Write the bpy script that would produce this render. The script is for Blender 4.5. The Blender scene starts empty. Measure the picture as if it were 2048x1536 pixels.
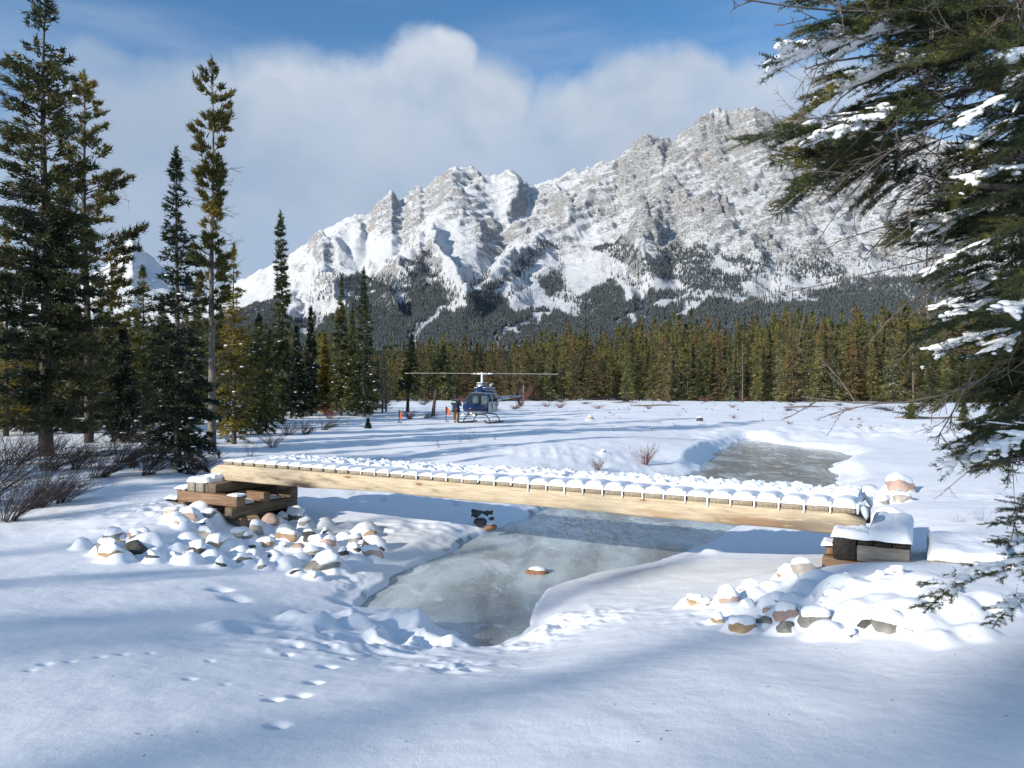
import bpy, math, random
import numpy as np
from mathutils import Vector, Matrix

random.seed(7)
RS = np.random.RandomState
C = bpy.context.scene.collection
scene = bpy.context.scene
PI = math.pi

# ------------------------------------------------------------------ camera, sky, sun, exposure
F, CX, YH, CH = 1440.0, 1024.0, 775.0, 2.3          # focal length in photo pixels, principal column, horizon row, eye height
cam_d = bpy.data.cameras.new('camera'); cam = bpy.data.objects.new('camera', cam_d); C.objects.link(cam)
cam.location = (0, 0, CH); cam.rotation_euler = (PI/2, 0, 0)
cam_d.sensor_width = 36; cam_d.lens = 36*F/2048; cam_d.shift_y = (YH-768)/2048
cam_d.clip_start = 0.05; cam_d.clip_end = 30000
cam_d.dof.use_dof = True; cam_d.dof.focus_distance = 16; cam_d.dof.aperture_fstop = 8
scene.camera = cam
scene.view_settings.view_transform = 'Standard'; scene.view_settings.look = 'None'
scene.view_settings.gamma = 1; scene.view_settings.use_curve_mapping = False
scene.view_settings.exposure = 0.28
scene.cycles.max_bounces = 6; scene.cycles.transparent_max_bounces = 12
scene.cycles.use_denoising = True

SUN_AZ, SUN_EL = math.radians(50), math.radians(20)
sdir = Vector((-math.sin(SUN_AZ)*math.cos(SUN_EL), -math.cos(SUN_AZ)*math.cos(SUN_EL), math.sin(SUN_EL)))  # towards the sun
sl = bpy.data.lights.new('sun', 'SUN'); sl.energy = 5.0; sl.angle = math.radians(0.55); sl.color = (1.0, 0.94, 0.85)
so = bpy.data.objects.new('sun', sl); C.objects.link(so); so.location = (-20, -20, 30)
so.rotation_euler = sdir.to_track_quat('Z', 'Y').to_euler()

def pxdir(x, y):
    return Vector(((x-CX)/F, 1, (YH-y)/F)).normalized()

world = bpy.data.worlds.new('World'); scene.world = world; world.use_nodes = True
nt = world.node_tree; nt.nodes.clear()
def N(t, k, **kw):
    n = t.nodes.new(k)
    for a, b in kw.items(): setattr(n, a, b)
    return n
def L(t, a, b): t.links.new(a, b)
def MA(t, op, a, b=None, clamp=False):
    n = N(t, 'ShaderNodeMath', operation=op, use_clamp=clamp)
    for i, v in enumerate((a, b)):
        if v is None: continue
        if isinstance(v, (int, float)): n.inputs[i].default_value = v
        else: L(t, v, n.inputs[i])
    return n.outputs[0]
def MR(t, v, a, b, c=0.0, d=1.0, smooth=True):
    n = N(t, 'ShaderNodeMapRange'); n.interpolation_type = 'SMOOTHSTEP' if smooth else 'LINEAR'
    L(t, v, n.inputs[0])
    for i, q in enumerate((a, b, c, d)): n.inputs[i+1].default_value = q
    return n.outputs[0]
def MX(t, f, a, b):
    n = N(t, 'ShaderNodeMix', data_type='RGBA')
    for s, v in ((n.inputs[0], f), (n.inputs[6], a), (n.inputs[7], b)):
        if isinstance(v, (int, float)): s.default_value = v
        elif isinstance(v, tuple): s.default_value = v if len(v) == 4 else (*v, 1)
        else: L(t, v, s)
    return n.outputs[2]
def NZ(t, vec, scale, detail=4, rough=0.55, col=False, dist=0.0):
    n = N(t, 'ShaderNodeTexNoise'); n.inputs['Scale'].default_value = scale
    n.inputs['Detail'].default_value = detail; n.inputs['Roughness'].default_value = rough
    n.inputs['Distortion'].default_value = dist
    if vec is not None: L(t, vec, n.inputs['Vector'])
    return n.outputs['Color' if col else 'Fac']
def MP(t, vec, scale=(1, 1, 1), rot=(0, 0, 0), loc=(0, 0, 0)):
    n = N(t, 'ShaderNodeMapping'); L(t, vec, n.inputs[0])
    n.inputs['Scale'].default_value = scale; n.inputs['Rotation'].default_value = rot; n.inputs['Location'].default_value = loc
    return n.outputs[0]

sky = N(nt, 'ShaderNodeTexSky'); sky.sky_type = 'NISHITA'; sky.sun_disc = False
sky.sun_elevation = SUN_EL; sky.sun_rotation = math.atan2(sdir.x, sdir.y)
sky.altitude = 1500; sky.air_density = 1.0; sky.dust_density = 0.2; sky.ozone_density = 1.0
tc = N(nt, 'ShaderNodeTexCoord').outputs['Generated']
warp = N(nt, 'ShaderNodeVectorMath', operation='MULTIPLY_ADD')
L(nt, NZ(nt, tc, 4.5, 7, 0.58, col=True), warp.inputs[0]); warp.inputs[1].default_value = (0.12, 0.12, 0.12)
sub = N(nt, 'ShaderNodeVectorMath', operation='SUBTRACT'); L(nt, tc, sub.inputs[0]); sub.inputs[1].default_value = (0.06, 0.06, 0.06)
L(nt, sub.outputs[0], warp.inputs[2]); wnn = N(nt, 'ShaderNodeVectorMath', operation='NORMALIZE'); L(nt, warp.outputs[0], wnn.inputs[0]); wd = wnn.outputs[0]
mask = None
BLOBS = [(300, 320, 120, 1), (190, 300, 110, .9), (440, 330, 140, 1), (600, 320, 150, 1), (530, 250, 70, 1), (740, 290, 130, 1), (850, 190, 95, 1), (880, 125, 55, 1), (960, 250, 110, 1), (820, 330, 170, 1),
         (1150, 330, 130, 1), (1180, 250, 75, 1), (1270, 230, 95, 1), (1370, 210, 75, 1), (1480, 250, 90, 1), (1600, 280, 110, .9), (1000, 380, 160, 1), (1750, 330, 150, .5), (160, 180, 60, .5),
         (150, 560, 200, .9), (420, 520, 220, 1), (700, 500, 230, 1), (1150, 450, 180, 1), (1950, 420, 200, .5), (-150, 480, 140, .6), (2300, 500, 260, .9)]
for bx, by, br, s in BLOBS:
    d = pxdir(bx, by); r = br/F
    vm = N(nt, 'ShaderNodeVectorMath', operation='DOT_PRODUCT'); L(nt, wd, vm.inputs[0]); vm.inputs[1].default_value = d
    o = MR(nt, vm.outputs['Value'], math.cos(r*1.36), math.cos(r*0.80), 0, s)
    mask = o if mask is None else MA(nt, 'MAXIMUM', mask, o)
sep = N(nt, 'ShaderNodeSeparateXYZ'); L(nt, tc, sep.inputs[0])
gen = MA(nt, 'MULTIPLY', MR(nt, NZ(nt, MP(nt, tc, (1, 1, 2.2)), 2.4, 6, 0.6), 0.5, 0.66), MR(nt, sep.outputs['Y'], 0.35, 0.0))
mask = MA(nt, 'MAXIMUM', mask, MA(nt, 'MULTIPLY', gen, 0.8))
det = NZ(nt, tc, 7.0, 7, 0.6)
mask = MA(nt, 'MULTIPLY', mask, MR(nt, det, 0.28, 0.60, 0.80, 1.0))
cir = MR(nt, NZ(nt, MP(nt, tc, (1.0, 1.0, 5.5), (0, 0.33, 0)), 2.2, 5, 0.55), 0.40, 0.75, 0, 0.42)
hi = MR(nt, NZ(nt, MP(nt, wd, (1, 1, 1.3)), 3.8, 6, 0.55), 0.36, 0.64)
elev = MR(nt, sep.outputs['Z'], 0.24, 0.46)
litc = MA(nt, 'MULTIPLY', MA(nt, 'ADD', MA(nt, 'MULTIPLY', hi, 0.75), .25), MA(nt, 'ADD', MA(nt, 'MULTIPLY', elev, 0.65), .35))
ccol = MX(nt, litc, (3.5, 4.6, 6.3), (7.4, 8.0, 8.8))
skyc = MX(nt, 0.0, sky.outputs[0], sky.outputs[0])
gamma = N(nt, 'ShaderNodeHueSaturation'); gamma.inputs['Saturation'].default_value = 1.30; gamma.inputs['Value'].default_value = 1.85
L(nt, sky.outputs[0], gamma.inputs['Color'])
c1 = MX(nt, cir, gamma.outputs[0], (5.2, 6.4, 8.0))
c2 = MX(nt, mask, c1, ccol)
bg = N(nt, 'ShaderNodeBackground'); bg.inputs['Strength'].default_value = 0.08
L(nt, c2, bg.inputs['Color'])
wo = N(nt, 'ShaderNodeOutputWorld'); L(nt, bg.outputs[0], wo.inputs['Surface'])

# ------------------------------------------------------------------ helpers
def at(x, y, d): return Vector(((x-CX)/F*d, d, CH+(YH-y)/F*d))
def up(x, y, z=0.0):
    d = F*(CH-z)/(y-YH); return ((x-CX)/F*d, d)

def _h(ix, iy, s):
    n = (ix*374761393 + iy*668265263 + s*974634777) & 0xffffffff
    n = ((n ^ (n >> 13))*1274126177) & 0xffffffff
    n = n ^ (n >> 16)
    return (n & 0xffff)/65535.0
def vn(x, y, s=0):
    x = np.asarray(x, float); y = np.asarray(y, float)
    ix = np.floor(x).astype(np.int64); iy = np.floor(y).astype(np.int64)
    fx = x-ix; fy = y-iy
    fx = fx*fx*fx*(fx*(fx*6-15)+10); fy = fy*fy*fy*(fy*(fy*6-15)+10)
    a = _h(ix, iy, s); b = _h(ix+1, iy, s); c = _h(ix, iy+1, s); d = _h(ix+1, iy+1, s)
    return (a+(b-a)*fx)*(1-fy)+(c+(d-c)*fx)*fy
def fbm(x, y, o=4, s=0, g=0.5):
    r = 0; a = 1; t = 0
    for i in range(o):
        r = r+a*(vn(x, y, s+i*17)*2-1); t += a; a *= g; x = x*2.03+13.1; y = y*2.03+7.7
    return r/t
def ridged(x, y, o=4, s=0, g=0.5):
    r = 0; a = 1; t = 0
    for i in range(o):
        r = r+a*(1-np.abs(vn(x, y, s+i*31)*2-1)); t += a; a *= g; x = x*2.07+3.1; y = y*2.07+9.7
    return r/t
def sst(a, b, x):
    t = np.clip((x-a)/(b-a), 0, 1); return t*t*(3-2*t)

def mesh(name, V, Fc, mats=(), smooth=True, mi=None, attr=None):
    """V (n,3); Fc (m,k) array, or a list of arrays of different k"""
    V = np.asarray(V, np.float32)
    FL = [np.asarray(f, np.int32) for f in (Fc if isinstance(Fc, list) else [Fc]) if len(f)]
    me = bpy.data.meshes.new(name)
    me.vertices.add(len(V)); me.vertices.foreach_set('co', V.ravel())
    li = np.concatenate([f.ravel() for f in FL]); tot = np.concatenate([np.full(len(f), f.shape[1]) for f in FL])
    st = np.concatenate([[0], np.cumsum(tot)[:-1]])
    me.loops.add(len(li)); me.loops.foreach_set('vertex_index', li.astype(np.int32))
    me.polygons.add(len(tot)); me.polygons.foreach_set('loop_start', st.astype(np.int32)); me.polygons.foreach_set('loop_total', tot.astype(np.int32))
    if smooth: me.polygons.foreach_set('use_smooth', np.ones(len(tot), bool))
    for m in (mats if isinstance(mats, (list, tuple)) else [mats]): me.materials.append(m)
    if mi is not None: me.polygons.foreach_set('material_index', np.asarray(mi, np.int32))
    if attr:
        for k, v in attr.items():
            a = me.attributes.new(k, 'FLOAT', 'POINT'); a.data.foreach_set('value', np.asarray(v, np.float32))
    me.update(calc_edges=True)
    return me
def obj(name, me, parent=None, loc=None, rot=None):
    o = bpy.data.objects.new(name, me); C.objects.link(o)
    if parent: o.parent = parent
    if loc is not None: o.location = loc
    if rot is not None: o.rotation_euler = rot
    return o
def tag(o, label=None, cat=None, group=None, kind=None):
    if label: o['label'] = label
    if cat: o['category'] = cat
    if group: o['group'] = group
    if kind: o['kind'] = kind
    return o
def thing(name, label, cat, loc=(0, 0, 0), rz=0.0, group=None):
    o = bpy.data.objects.new(name, None); C.objects.link(o); o.empty_display_size = 0.2
    o.location = loc; o.rotation_euler = (0, 0, rz)
    return tag(o, label, cat, group)
def copy_tree(o, parent=None):
    c = o.copy(); C.objects.link(c)
    if parent: c.parent = parent
    for ch in list(o.children): copy_tree(ch, c)
    return c

class MB:
    """collects pieces of one mesh"""
    def __init__(s): s.V = []; s.Q = []; s.T = []; s.n = 0
    def add(s, V, Q=(), T=()):
        V = np.asarray(V, float)
        if len(Q): s.Q.append(np.asarray(Q)+s.n)
        if len(T): s.T.append(np.asarray(T)+s.n)
        s.V.append(V); s.n += len(V); return s
    def box(s, c, d, R=None, bev=0.0):
        x, y, z = [q/2 for q in d]
        b = min(bev, x*.9, y*.9, z*.9)
        if b <= 0:
            P = np.array([(i*x, j*y, k*z) for i in (-1, 1) for j in (-1, 1) for k in (-1, 1)])
            Q = [(0, 1, 3, 2), (4, 6, 7, 5), (0, 4, 5, 1), (2, 3, 7, 6), (0, 2, 6, 4), (1, 5, 7, 3)]; T = []
        else:
            P = []; idx = {}
            for i in (-1, 1):
                for j in (-1, 1):
                    for k in (-1, 1):
                        for a in range(3):
                            q = [i*(x-b), j*(y-b), k*(z-b)]; q[a] = (i*x, j*y, k*z)[a]
                            idx[(i, j, k, a)] = len(P); P.append(q)
            Q = []; T = []
            for a in range(3):
                o1, o2 = [q for q in range(3) if q != a]
                for sg in (-1, 1):
                    f = []
                    for (u, v) in ((-1, -1), (1, -1), (1, 1), (-1, 1)):
                        c3 = [0, 0, 0]; c3[a] = sg; c3[o1] = u; c3[o2] = v; f.append(idx[(*c3, a)])
                    if (sg > 0) == (a == 1): f = f[::-1]
                    Q.append(f)
            for a in range(3):
                o1, o2 = [q for q in range(3) if q != a]
                for u in (-1, 1):
                    for v in (-1, 1):
                        c0 = [0, 0, 0]; c0[o1] = u; c0[o2] = v; c0[a] = -1; c1_ = list(c0); c1_[a] = 1
                        f = [idx[(*c0, o1)], idx[(*c1_, o1)], idx[(*c1_, o2)], idx[(*c0, o2)]]
                        sgn = u*v*(1 if a != 1 else -1)
                        Q.append(f if sgn < 0 else f[::-1])
            for i in (-1, 1):
                for j in (-1, 1):
                    for k in (-1, 1):
                        f = [idx[(i, j, k, 0)], idx[(i, j, k, 1)], idx[(i, j, k, 2)]]
                        T.append(f if i*j*k > 0 else f[::-1])
            P = np.array(P)
        if R is not None: P = P @ np.array(R).T
        s.add(P+np.array(c), Q, T); return s
    def tube(s, pts, rad, n=6, cap=True, sq=None):
        pts = np.asarray(pts, float); m = len(pts); rad = np.broadcast_to(np.asarray(rad, float), (m,))
        T = np.gradient(pts, axis=0); T /= np.linalg.norm(T, axis=1)[:, None]+1e-9
        ref = np.array([0, 0, 1.]) if abs(T[:, 2]).mean() < .8 else np.array([1., 0, 0])
        A = np.cross(T, ref); A /= np.linalg.norm(A, axis=1)[:, None]+1e-9; B = np.cross(A, T)
        th = np.arange(n)/n*2*PI
        k1, k2 = (1, 1) if sq is None else sq
        P = pts[:, None]+rad[:, None, None]*(k1*np.cos(th)[None, :, None]*A[:, None]+k2*np.sin(th)[None, :, None]*B[:, None])
        i, j = np.meshgrid(np.arange(m-1), np.arange(n), indexing='ij')
        Q = np.stack([i*n+j, i*n+(j+1) % n, (i+1)*n+(j+1) % n, (i+1)*n+j], -1).reshape(-1, 4)
        P = P.reshape(-1, 3); Tt = []
        if cap:
            P = np.vstack([P, pts[0], pts[-1]]); a = m*n
            Tt = [(a, (q+1) % n, q) for q in range(n)]+[(a+1, (m-1)*n+q, (m-1)*n+(q+1) % n) for q in range(n)]
        s.add(P, Q, Tt); return s
    def mesh(s, name, mat, smooth=False):
        fl = []
        if s.Q: fl.append(np.vstack(s.Q))
        if s.T: fl.append(np.vstack(s.T))
        return mesh(name, np.vstack(s.V), fl, mat, smooth)
def grid_quads(nr, nc, wrap=False):
    m = nc if wrap else nc-1
    i, j = np.meshgrid(np.arange(nr-1), np.arange(m), indexing='ij')
    return np.stack([i*nc+j, i*nc+(j+1) % nc, (i+1)*nc+(j+1) % nc, (i+1)*nc+j], -1).reshape(-1, 4)
def ico(sub):
    import bmesh
    bm = bmesh.new(); bmesh.ops.create_icosphere(bm, subdivisions=sub, radius=1)
    V = np.array([v.co[:] for v in bm.verts]); T = np.array([[v.index for v in f.verts] for f in bm.faces]); bm.free()
    return V, T
ICO3 = ico(3); ICO2 = ico(2); ICO1 = ico(1)

# ------------------------------------------------------------------ materials
def mat(name):
    m = bpy.data.materials.new(name); m.use_nodes = True; t = m.node_tree
    b = t.nodes['Principled BSDF']; b.inputs['Roughness'].default_value = 0.8
    try: b.inputs['Specular IOR Level'].default_value = 0.3
    except Exception: pass
    return m, t, b
def bump(t, b, h, strength, dist):
    n = N(t, 'ShaderNodeBump'); n.inputs['Strength'].default_value = strength; n.inputs['Distance'].default_value = dist
    L(t, h, n.inputs['Height']); L(t, n.outputs[0], b.inputs['Normal'])
def obco(t): return N(t, 'ShaderNodeTexCoord').outputs['Object']
def simple(name, col, rough=0.6, metal=0.0, var=0.0, scale=8):
    m, t, b = mat(name)
    b.inputs['Roughness'].default_value = rough; b.inputs['Metallic'].default_value = metal
    f = NZ(t, obco(t), scale, 4)
    L(t, MX(t, MR(t, f, .3, .7), tuple(c*(1-var) for c in col), tuple(min(1, c*(1+var)) for c in col)), b.inputs['Base Color'])
    return m
SNOWC = (0.86, 0.88, 0.91)
def snow_mat(name, scale=1.0):
    m, t, b = mat(name); o = obco(t)
    b.inputs['Roughness'].default_value = 0.65
    a = NZ(t, o, 3.0*scale, 5); c = NZ(t, o, 55*scale, 4, .7)
    L(t, MX(t, a, (0.84, 0.865, 0.90), (0.89, 0.905, 0.925)), b.inputs['Base Color'])
    h = MA(t, 'ADD', MA(t, 'MULTIPLY', NZ(t, o, 7*scale, 4), 1.0), MA(t, 'MULTIPLY', c, 0.22))
    bump(t, b, h, 0.55, 0.03/scale)
    return m
M_SNOW = snow_mat('snow'); 
def ground_mat():
    m, t, b = mat('snow_ground'); o = obco(t); b.inputs['Roughness'].default_value = 0.7
    wet = N(t, 'ShaderNodeAttribute'); wet.attribute_name = 'wet'
    base = MX(t, NZ(t, o, 1.1, 5), (0.84, 0.865, 0.90), (0.89, 0.905, 0.925))
    wm = MX(t, NZ(t, o, 14, 5, .7), (0.24, 0.25, 0.25), (0.55, 0.58, 0.60))
    wf = MR(t, MA(t, 'ADD', wet.outputs['Fac'], MA(t, 'MULTIPLY', MA(t, 'SUBTRACT', NZ(t, o, 22, 4), .5), .6)), 0.35, 0.75)
    L(t, MX(t, wf, base, wm), b.inputs['Base Color'])
    h = MA(t, 'ADD', MA(t, 'MULTIPLY', NZ(t, o, 4, 4, .5), 0.7), MA(t, 'MULTIPLY', NZ(t, o, 120, 4, .75), 0.12))
    bump(t, b, h, 0.55, 0.05)
    return m
M_GROUND = ground_mat()
def ice_mat():
    m, t, b = mat('stream_ice'); o = obco(t)
    flow = MP(t, o, (1.0, 0.28, 1), (0, 0, math.radians(-22)))
    big = NZ(t, flow, 0.8, 6, .6, dist=1.2); fin = NZ(t, MP(t, o, (1, .45, 1), (0, 0, -.4)), 7, 6, .65, dist=.6)
    sp = N(t, 'ShaderNodeSeparateXYZ'); L(t, o, sp.inputs[0])
    far = MR(t, sp.outputs['Y'], 16, 23)
    c = MX(t, MR(t, big, .36, .64), (0.22, 0.262, 0.268), (0.53, 0.625, 0.645))
    c = MX(t, MR(t, NZ(t, flow, 1.3, 5, .6, dist=.8), .54, .70, 0, .5), c, (0.22, 0.20, 0.17))
    c = MX(t, MR(t, fin, .60, .75, 0, .55), c, (0.70, 0.75, 0.78))
    dk = MR(t, NZ(t, MP(t, o, (.5, .22, 1)), 1.7, 5, .6, dist=.7), .40, .55)
    c = MX(t, MA(t, 'MULTIPLY', far, MA(t, 'MULTIPLY', dk, .8)), c, (0.10, 0.095, 0.075))
    c = MX(t, MA(t, 'MULTIPLY', far, MR(t, NZ(t, MP(t, o, (.6, .3, 1)), 2.6, 5, .65, dist=1), .56, .66, 0, .85)), c, (.72, .77, .82))
    wv_ = N(t, 'ShaderNodeVectorMath', operation='MULTIPLY_ADD'); L(t, NZ(t, o, 1.6, 4, .6, col=True), wv_.inputs[0]); wv_.inputs[1].default_value = (.9, .9, 0); L(t, o, wv_.inputs[2])
    vo = N(t, 'ShaderNodeTexVoronoi', feature='DISTANCE_TO_EDGE'); vo.inputs['Scale'].default_value = .55; L(t, wv_.outputs[0], vo.inputs['Vector'])
    c = MX(t, MA(t, 'MULTIPLY', MR(t, vo.outputs['Distance'], .014, .003), MR(t, NZ(t, o, 1.1, 3), .42, .6, 0, .75)), c, (.78, .82, .85))
    bub = N(t, 'ShaderNodeTexVoronoi'); bub.inputs['Scale'].default_value = 26; L(t, o, bub.inputs['Vector'])
    c = MX(t, MA(t, 'MULTIPLY', MR(t, bub.outputs['Distance'], .22, .12), MR(t, NZ(t, o, 1.9, 3), .52, .62, 0, .6)), c, (.80, .84, .87))
    frost = MR(t, NZ(t, MP(t, o, (1, .6, 1)), 1.0, 7, .7, dist=.8), .57, .66, 0, .7)
    c = MX(t, frost, c, (.70, .76, .80))
    L(t, c, b.inputs['Base Color'])
    L(t, MA(t, 'MULTIPLY', MR(t, fin, .4, .7, .18, .5), MR(t, far, 0, 1, 1, .45)), b.inputs['Roughness'])
    b.inputs['Specular IOR Level'].default_value = 0.5
    bump(t, b, MA(t, 'ADD', fin, NZ(t, o, 40, 3)), 0.25, 0.012)
    return m
M_ICE = ice_mat()
def wood_mat(name, lo, hi, stain=None, axis=(1.2, 16, 16), knots=True, dirt=.5):
    m, t, b = mat(name); o = obco(t)
    g = NZ(t, MP(t, o, axis), 2.2, 6, .65, dist=.4)
    c = MX(t, MR(t, g, .3, .7), lo, hi)
    if knots:
        v = N(t, 'ShaderNodeTexVoronoi'); v.inputs['Scale'].default_value = 1.9
        L(t, MP(t, o, (.8, 3, 3)), v.inputs['Vector'])
        c = MX(t, MR(t, v.outputs['Distance'], .125, .075), c, (.10, .055, .03))
        c = MX(t, MR(t, v.outputs['Distance'], .22, .12, 0, .4), c, (.35, .2, .1))
    if stain:
        s = NZ(t, MP(t, o, (.9, 3.5, 3.5)), 1.1, 5, .65, dist=.5)
        c = MX(t, MR(t, s, .56, .74, 0, dirt), c, stain)
    if name == 'peeled_timber':
        sp = N(t, 'ShaderNodeSeparateXYZ'); L(t, o, sp.inputs[0]); wn = NZ(t, MP(t, o, (1.5, 6, 9)), 2.0, 5, .65)
        for sx, wd_, zc, amt, colr in ((2.0, .55, .60, .95, (.05, .03, .022)), (1.3, .7, .78, .45, (.17, .14, .12)), (9.6, .9, .66, .8, (.20, .11, .055)), (10.2, .55, .70, .7, (.13, .11, .095)), (8.4, .5, .64, .5, (.26, .15, .08))):
            a1 = MR(t, MA(t, 'ABSOLUTE', MA(t, 'SUBTRACT', sp.outputs['X'], sx)), wd_, wd_*.2); a2 = MR(t, MA(t, 'ABSOLUTE', MA(t, 'SUBTRACT', sp.outputs['Z'], zc)), .15, .02)
            c = MX(t, MA(t, 'MULTIPLY', MA(t, 'MULTIPLY', a1, a2), MR(t, wn, .30, .50, 0, amt)), c, colr)
    cr = NZ(t, MP(t, o, (.7, 30, 30)), 1.6, 4, .6)
    c = MX(t, MR(t, cr, .68, .74, 0, .55), c, tuple(q*.25 for q in lo))
    L(t, c, b.inputs['Base Color']); b.inputs['Roughness'].default_value = .75
    bump(t, b, MA(t, 'ADD', g, cr), .5, .006)
    return m
M_BEAM = wood_mat('peeled_timber', (.36, .285, .19), (.56, .465, .325), (.12, .09, .065), dirt=.8)
M_PLANK = wood_mat('weathered_plank', (.20, .165, .12), (.36, .30, .22), (.08, .065, .05), axis=(14, 1.5, 14), knots=False)
M_CRIB = [wood_mat('crib_brown', (.075, .056, .04), (.20, .145, .095), (.04, .03, .025)),
          wood_mat('crib_orange', (.15, .09, .055), (.29, .18, .105), (.07, .05, .035)),
          wood_mat('crib_grey', (.16, .14, .12), (.33, .30, .255), (.06, .05, .045)),
          wood_mat('crib_black', (.012, .010, .009), (.05, .04, .03), (.01, .008, .006), knots=False)]
def rock_mat(name, lo, hi, spot):
    m, t, b = mat(name); o = obco(t)
    c = MX(t, MR(t, NZ(t, o, 6, 6, .65), .3, .7), lo, hi)
    c = MX(t, MR(t, NZ(t, o, 24, 4, .7), .55, .72, 0, .7), c, spot)
    L(t, c, b.inputs['Base Color']); b.inputs['Roughness'].default_value = .85
    bump(t, b, NZ(t, o, 18, 6, .7), .7, .02)
    return m
M_ROCK = {'pink': rock_mat('rock_pink', (.40, .27, .22), (.52, .38, .31), (.25, .17, .14)),
          'tan': rock_mat('rock_tan', (.33, .22, .12), (.50, .37, .22), (.12, .08, .05)),
          'grey': rock_mat('rock_grey', (.15, .145, .13), (.33, .31, .28), (.07, .07, .065)),
          'dark': rock_mat('rock_dark', (.035, .033, .03), (.12, .11, .10), (.02, .02, .02)),
          'pale': rock_mat('rock_pale', (.36, .32, .27), (.55, .50, .44), (.20, .17, .14)),
          'rust': rock_mat('rock_rust', (.20, .09, .05), (.34, .18, .11), (.10, .05, .03))}
def needle_mat(name, a, b_, c_, tw=.55):
    """a dark, b mid, c golden; mixed by the per-clump attribute 'tint' and per-tree random"""
    m, t, b = mat(name)
    at_ = N(t, 'ShaderNodeAttribute'); at_.attribute_name = 'tint'
    oi = N(t, 'ShaderNodeObjectInfo')
    f = MA(t, 'ADD', at_.outputs['Fac'], MA(t, 'MULTIPLY', MA(t, 'SUBTRACT', oi.outputs['Random'], .5), .35))
    c = MX(t, MR(t, f, .1, .55), a, b_); c = MX(t, MR(t, f, .55, 1.0), c, c_)
    L(t, c, b.inputs['Base Color']); b.inputs['Roughness'].default_value = .6
    tr = N(t, 'ShaderNodeBsdfTranslucent'); L(t, c, tr.inputs['Color'])
    mx = N(t, 'ShaderNodeMixShader'); mx.inputs[0].default_value = .22
    L(t, b.outputs[0], mx.inputs[1]); L(t, tr.outputs[0], mx.inputs[2])
    L(t, mx.outputs[0], t.nodes['Material Output'].inputs['Surface'])
    return m
M_SPRUCE = needle_mat('needles_spruce', (.018, .030, .014), (.045, .062, .024), (.13, .125, .03))
M_DKSPR = needle_mat('needles_dark_spruce', (.012, .020, .012), (.030, .040, .020), (.10, .098, .035))
M_PINE = needle_mat('needles_pine', (.035, .042, .014), (.095, .090, .022), (.23, .17, .03))
M_GOLD = needle_mat('needles_golden', (.07, .065, .018), (.16, .125, .025), (.27, .19, .035))
M_BELT = needle_mat('needles_belt', (.028, .038, .018), (.10, .108, .040), (.20, .175, .055))
M_BELTB = needle_mat('needles_belt_brown', (.045, .042, .025), (.13, .108, .050), (.24, .145, .06))
M_RUST = simple('dead_cone_top', (.24, .11, .05), .9, var=.3)
M_BARK = wood_mat('bark', (.028, .022, .018), (.085, .07, .055), (.02, .017, .014), axis=(8, 8, 2), knots=False)
M_BARKL = wood_mat('bark_pale', (.07, .058, .048), (.22, .19, .155), (.06, .05, .04), axis=(8, 8, 2), knots=False)
M_DEAD = simple('dead_twig', (.13, .11, .095), .85, var=.25, scale=3)
M_TWIG = simple('willow_twig', (.038, .028, .026), .7, var=.35, scale=2)
M_TWIGR = simple('red_twig', (.20, .085, .065), .7, var=.3, scale=2)

# ------------------------------------------------------------------ the ground: heights
ZI = -0.42
ctrl = [(0, 1536, .62), (500, 1536, .62), (1024, 1536, .62), (1600, 1536, .64), (2048, 1536, .66),
        (1024, 1400, .50), (400, 1400, .44), (1500, 1380, .54), (2000, 1370, .60), (-300, 1300, .4), (2400, 1300, .62),
        (100, 1250, .22), (300, 1200, .10), (480, 1190, -.05), (600, 1180, -.18), (150, 1130, .06), (300, 1140, .0), (560, 1150, -.15),
        (150, 1060, .08), (300, 1045, .12), (420, 1015, .12), (250, 1020, .15), (340, 1000, .18), (480, 1062, -.24), (600, 1060, -.22), (583, 1035, -.19), (530, 1055, -.22), (700, 1080, -.2), (700, 1130, -.28), (800, 1090, -.26),
        (760, 1040, -.15), (900, 1040, -.22), (850, 1010, -.18), (650, 1005, -.12), (100, 1000, .12), (250, 950, .2), (450, 940, .12), (700, 940, .1), (900, 930, .12),
        (90, 905, .25), (355, 930, .2), (600, 880, .12), (800, 870, .1), (1000, 880, .22), (1200, 890, .34), (1350, 885, .25), (1250, 930, -.1), (1320, 945, -.3), (1100, 930, .1), (1420, 880, -.1),
        (300, 860, .1), (600, 845, .05), (960, 845, 0), (1300, 850, .0), (1550, 860, -.12), (1700, 860, -.15), (1900, 850, .0), (1650, 880, -.2), (1800, 900, -.1), (1990, 880, .05),
        (960, 815, 0), (300, 815, 0), (1600, 815, -.02), (2100, 815, 0), (1000, 795, 0), (300, 795, 0), (1800, 795, 0),
        (1730, 970, -.15), (1850, 970, .1), (2000, 1000, .3), (1600, 1050, -.2), (1500, 1095, -.22), (1640, 1090, -.05), (1760, 1030, .1), (1400, 1150, -.2), (1250, 1190, -.22), (1150, 1230, -.22),
        (1300, 1230, .0), (1400, 1250, .12), (1500, 1180, .02), (1600, 1150, .18), (1660, 1140, .38), (1800, 1140, .50), (1900, 1180, .56), (1980, 1120, .42), (1700, 1190, .50), (1800, 1210, .56), (1760, 1275, .42), (1600, 1240, .28), (1480, 1230, .14), (1900, 1280, .50), (1600, 1320, .40),
        (1100, 1300, -.12), (1050, 1330, .1), (900, 1330, .05), (780, 1300, -.12), (860, 1275, -.25), (650, 1270, -.08), (740, 1250, -.24), (560, 1300, .1), (640, 1230, -.25), (700, 1370, .3), (1200, 1300, .18), (1000, 1290, -.28)]
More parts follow.
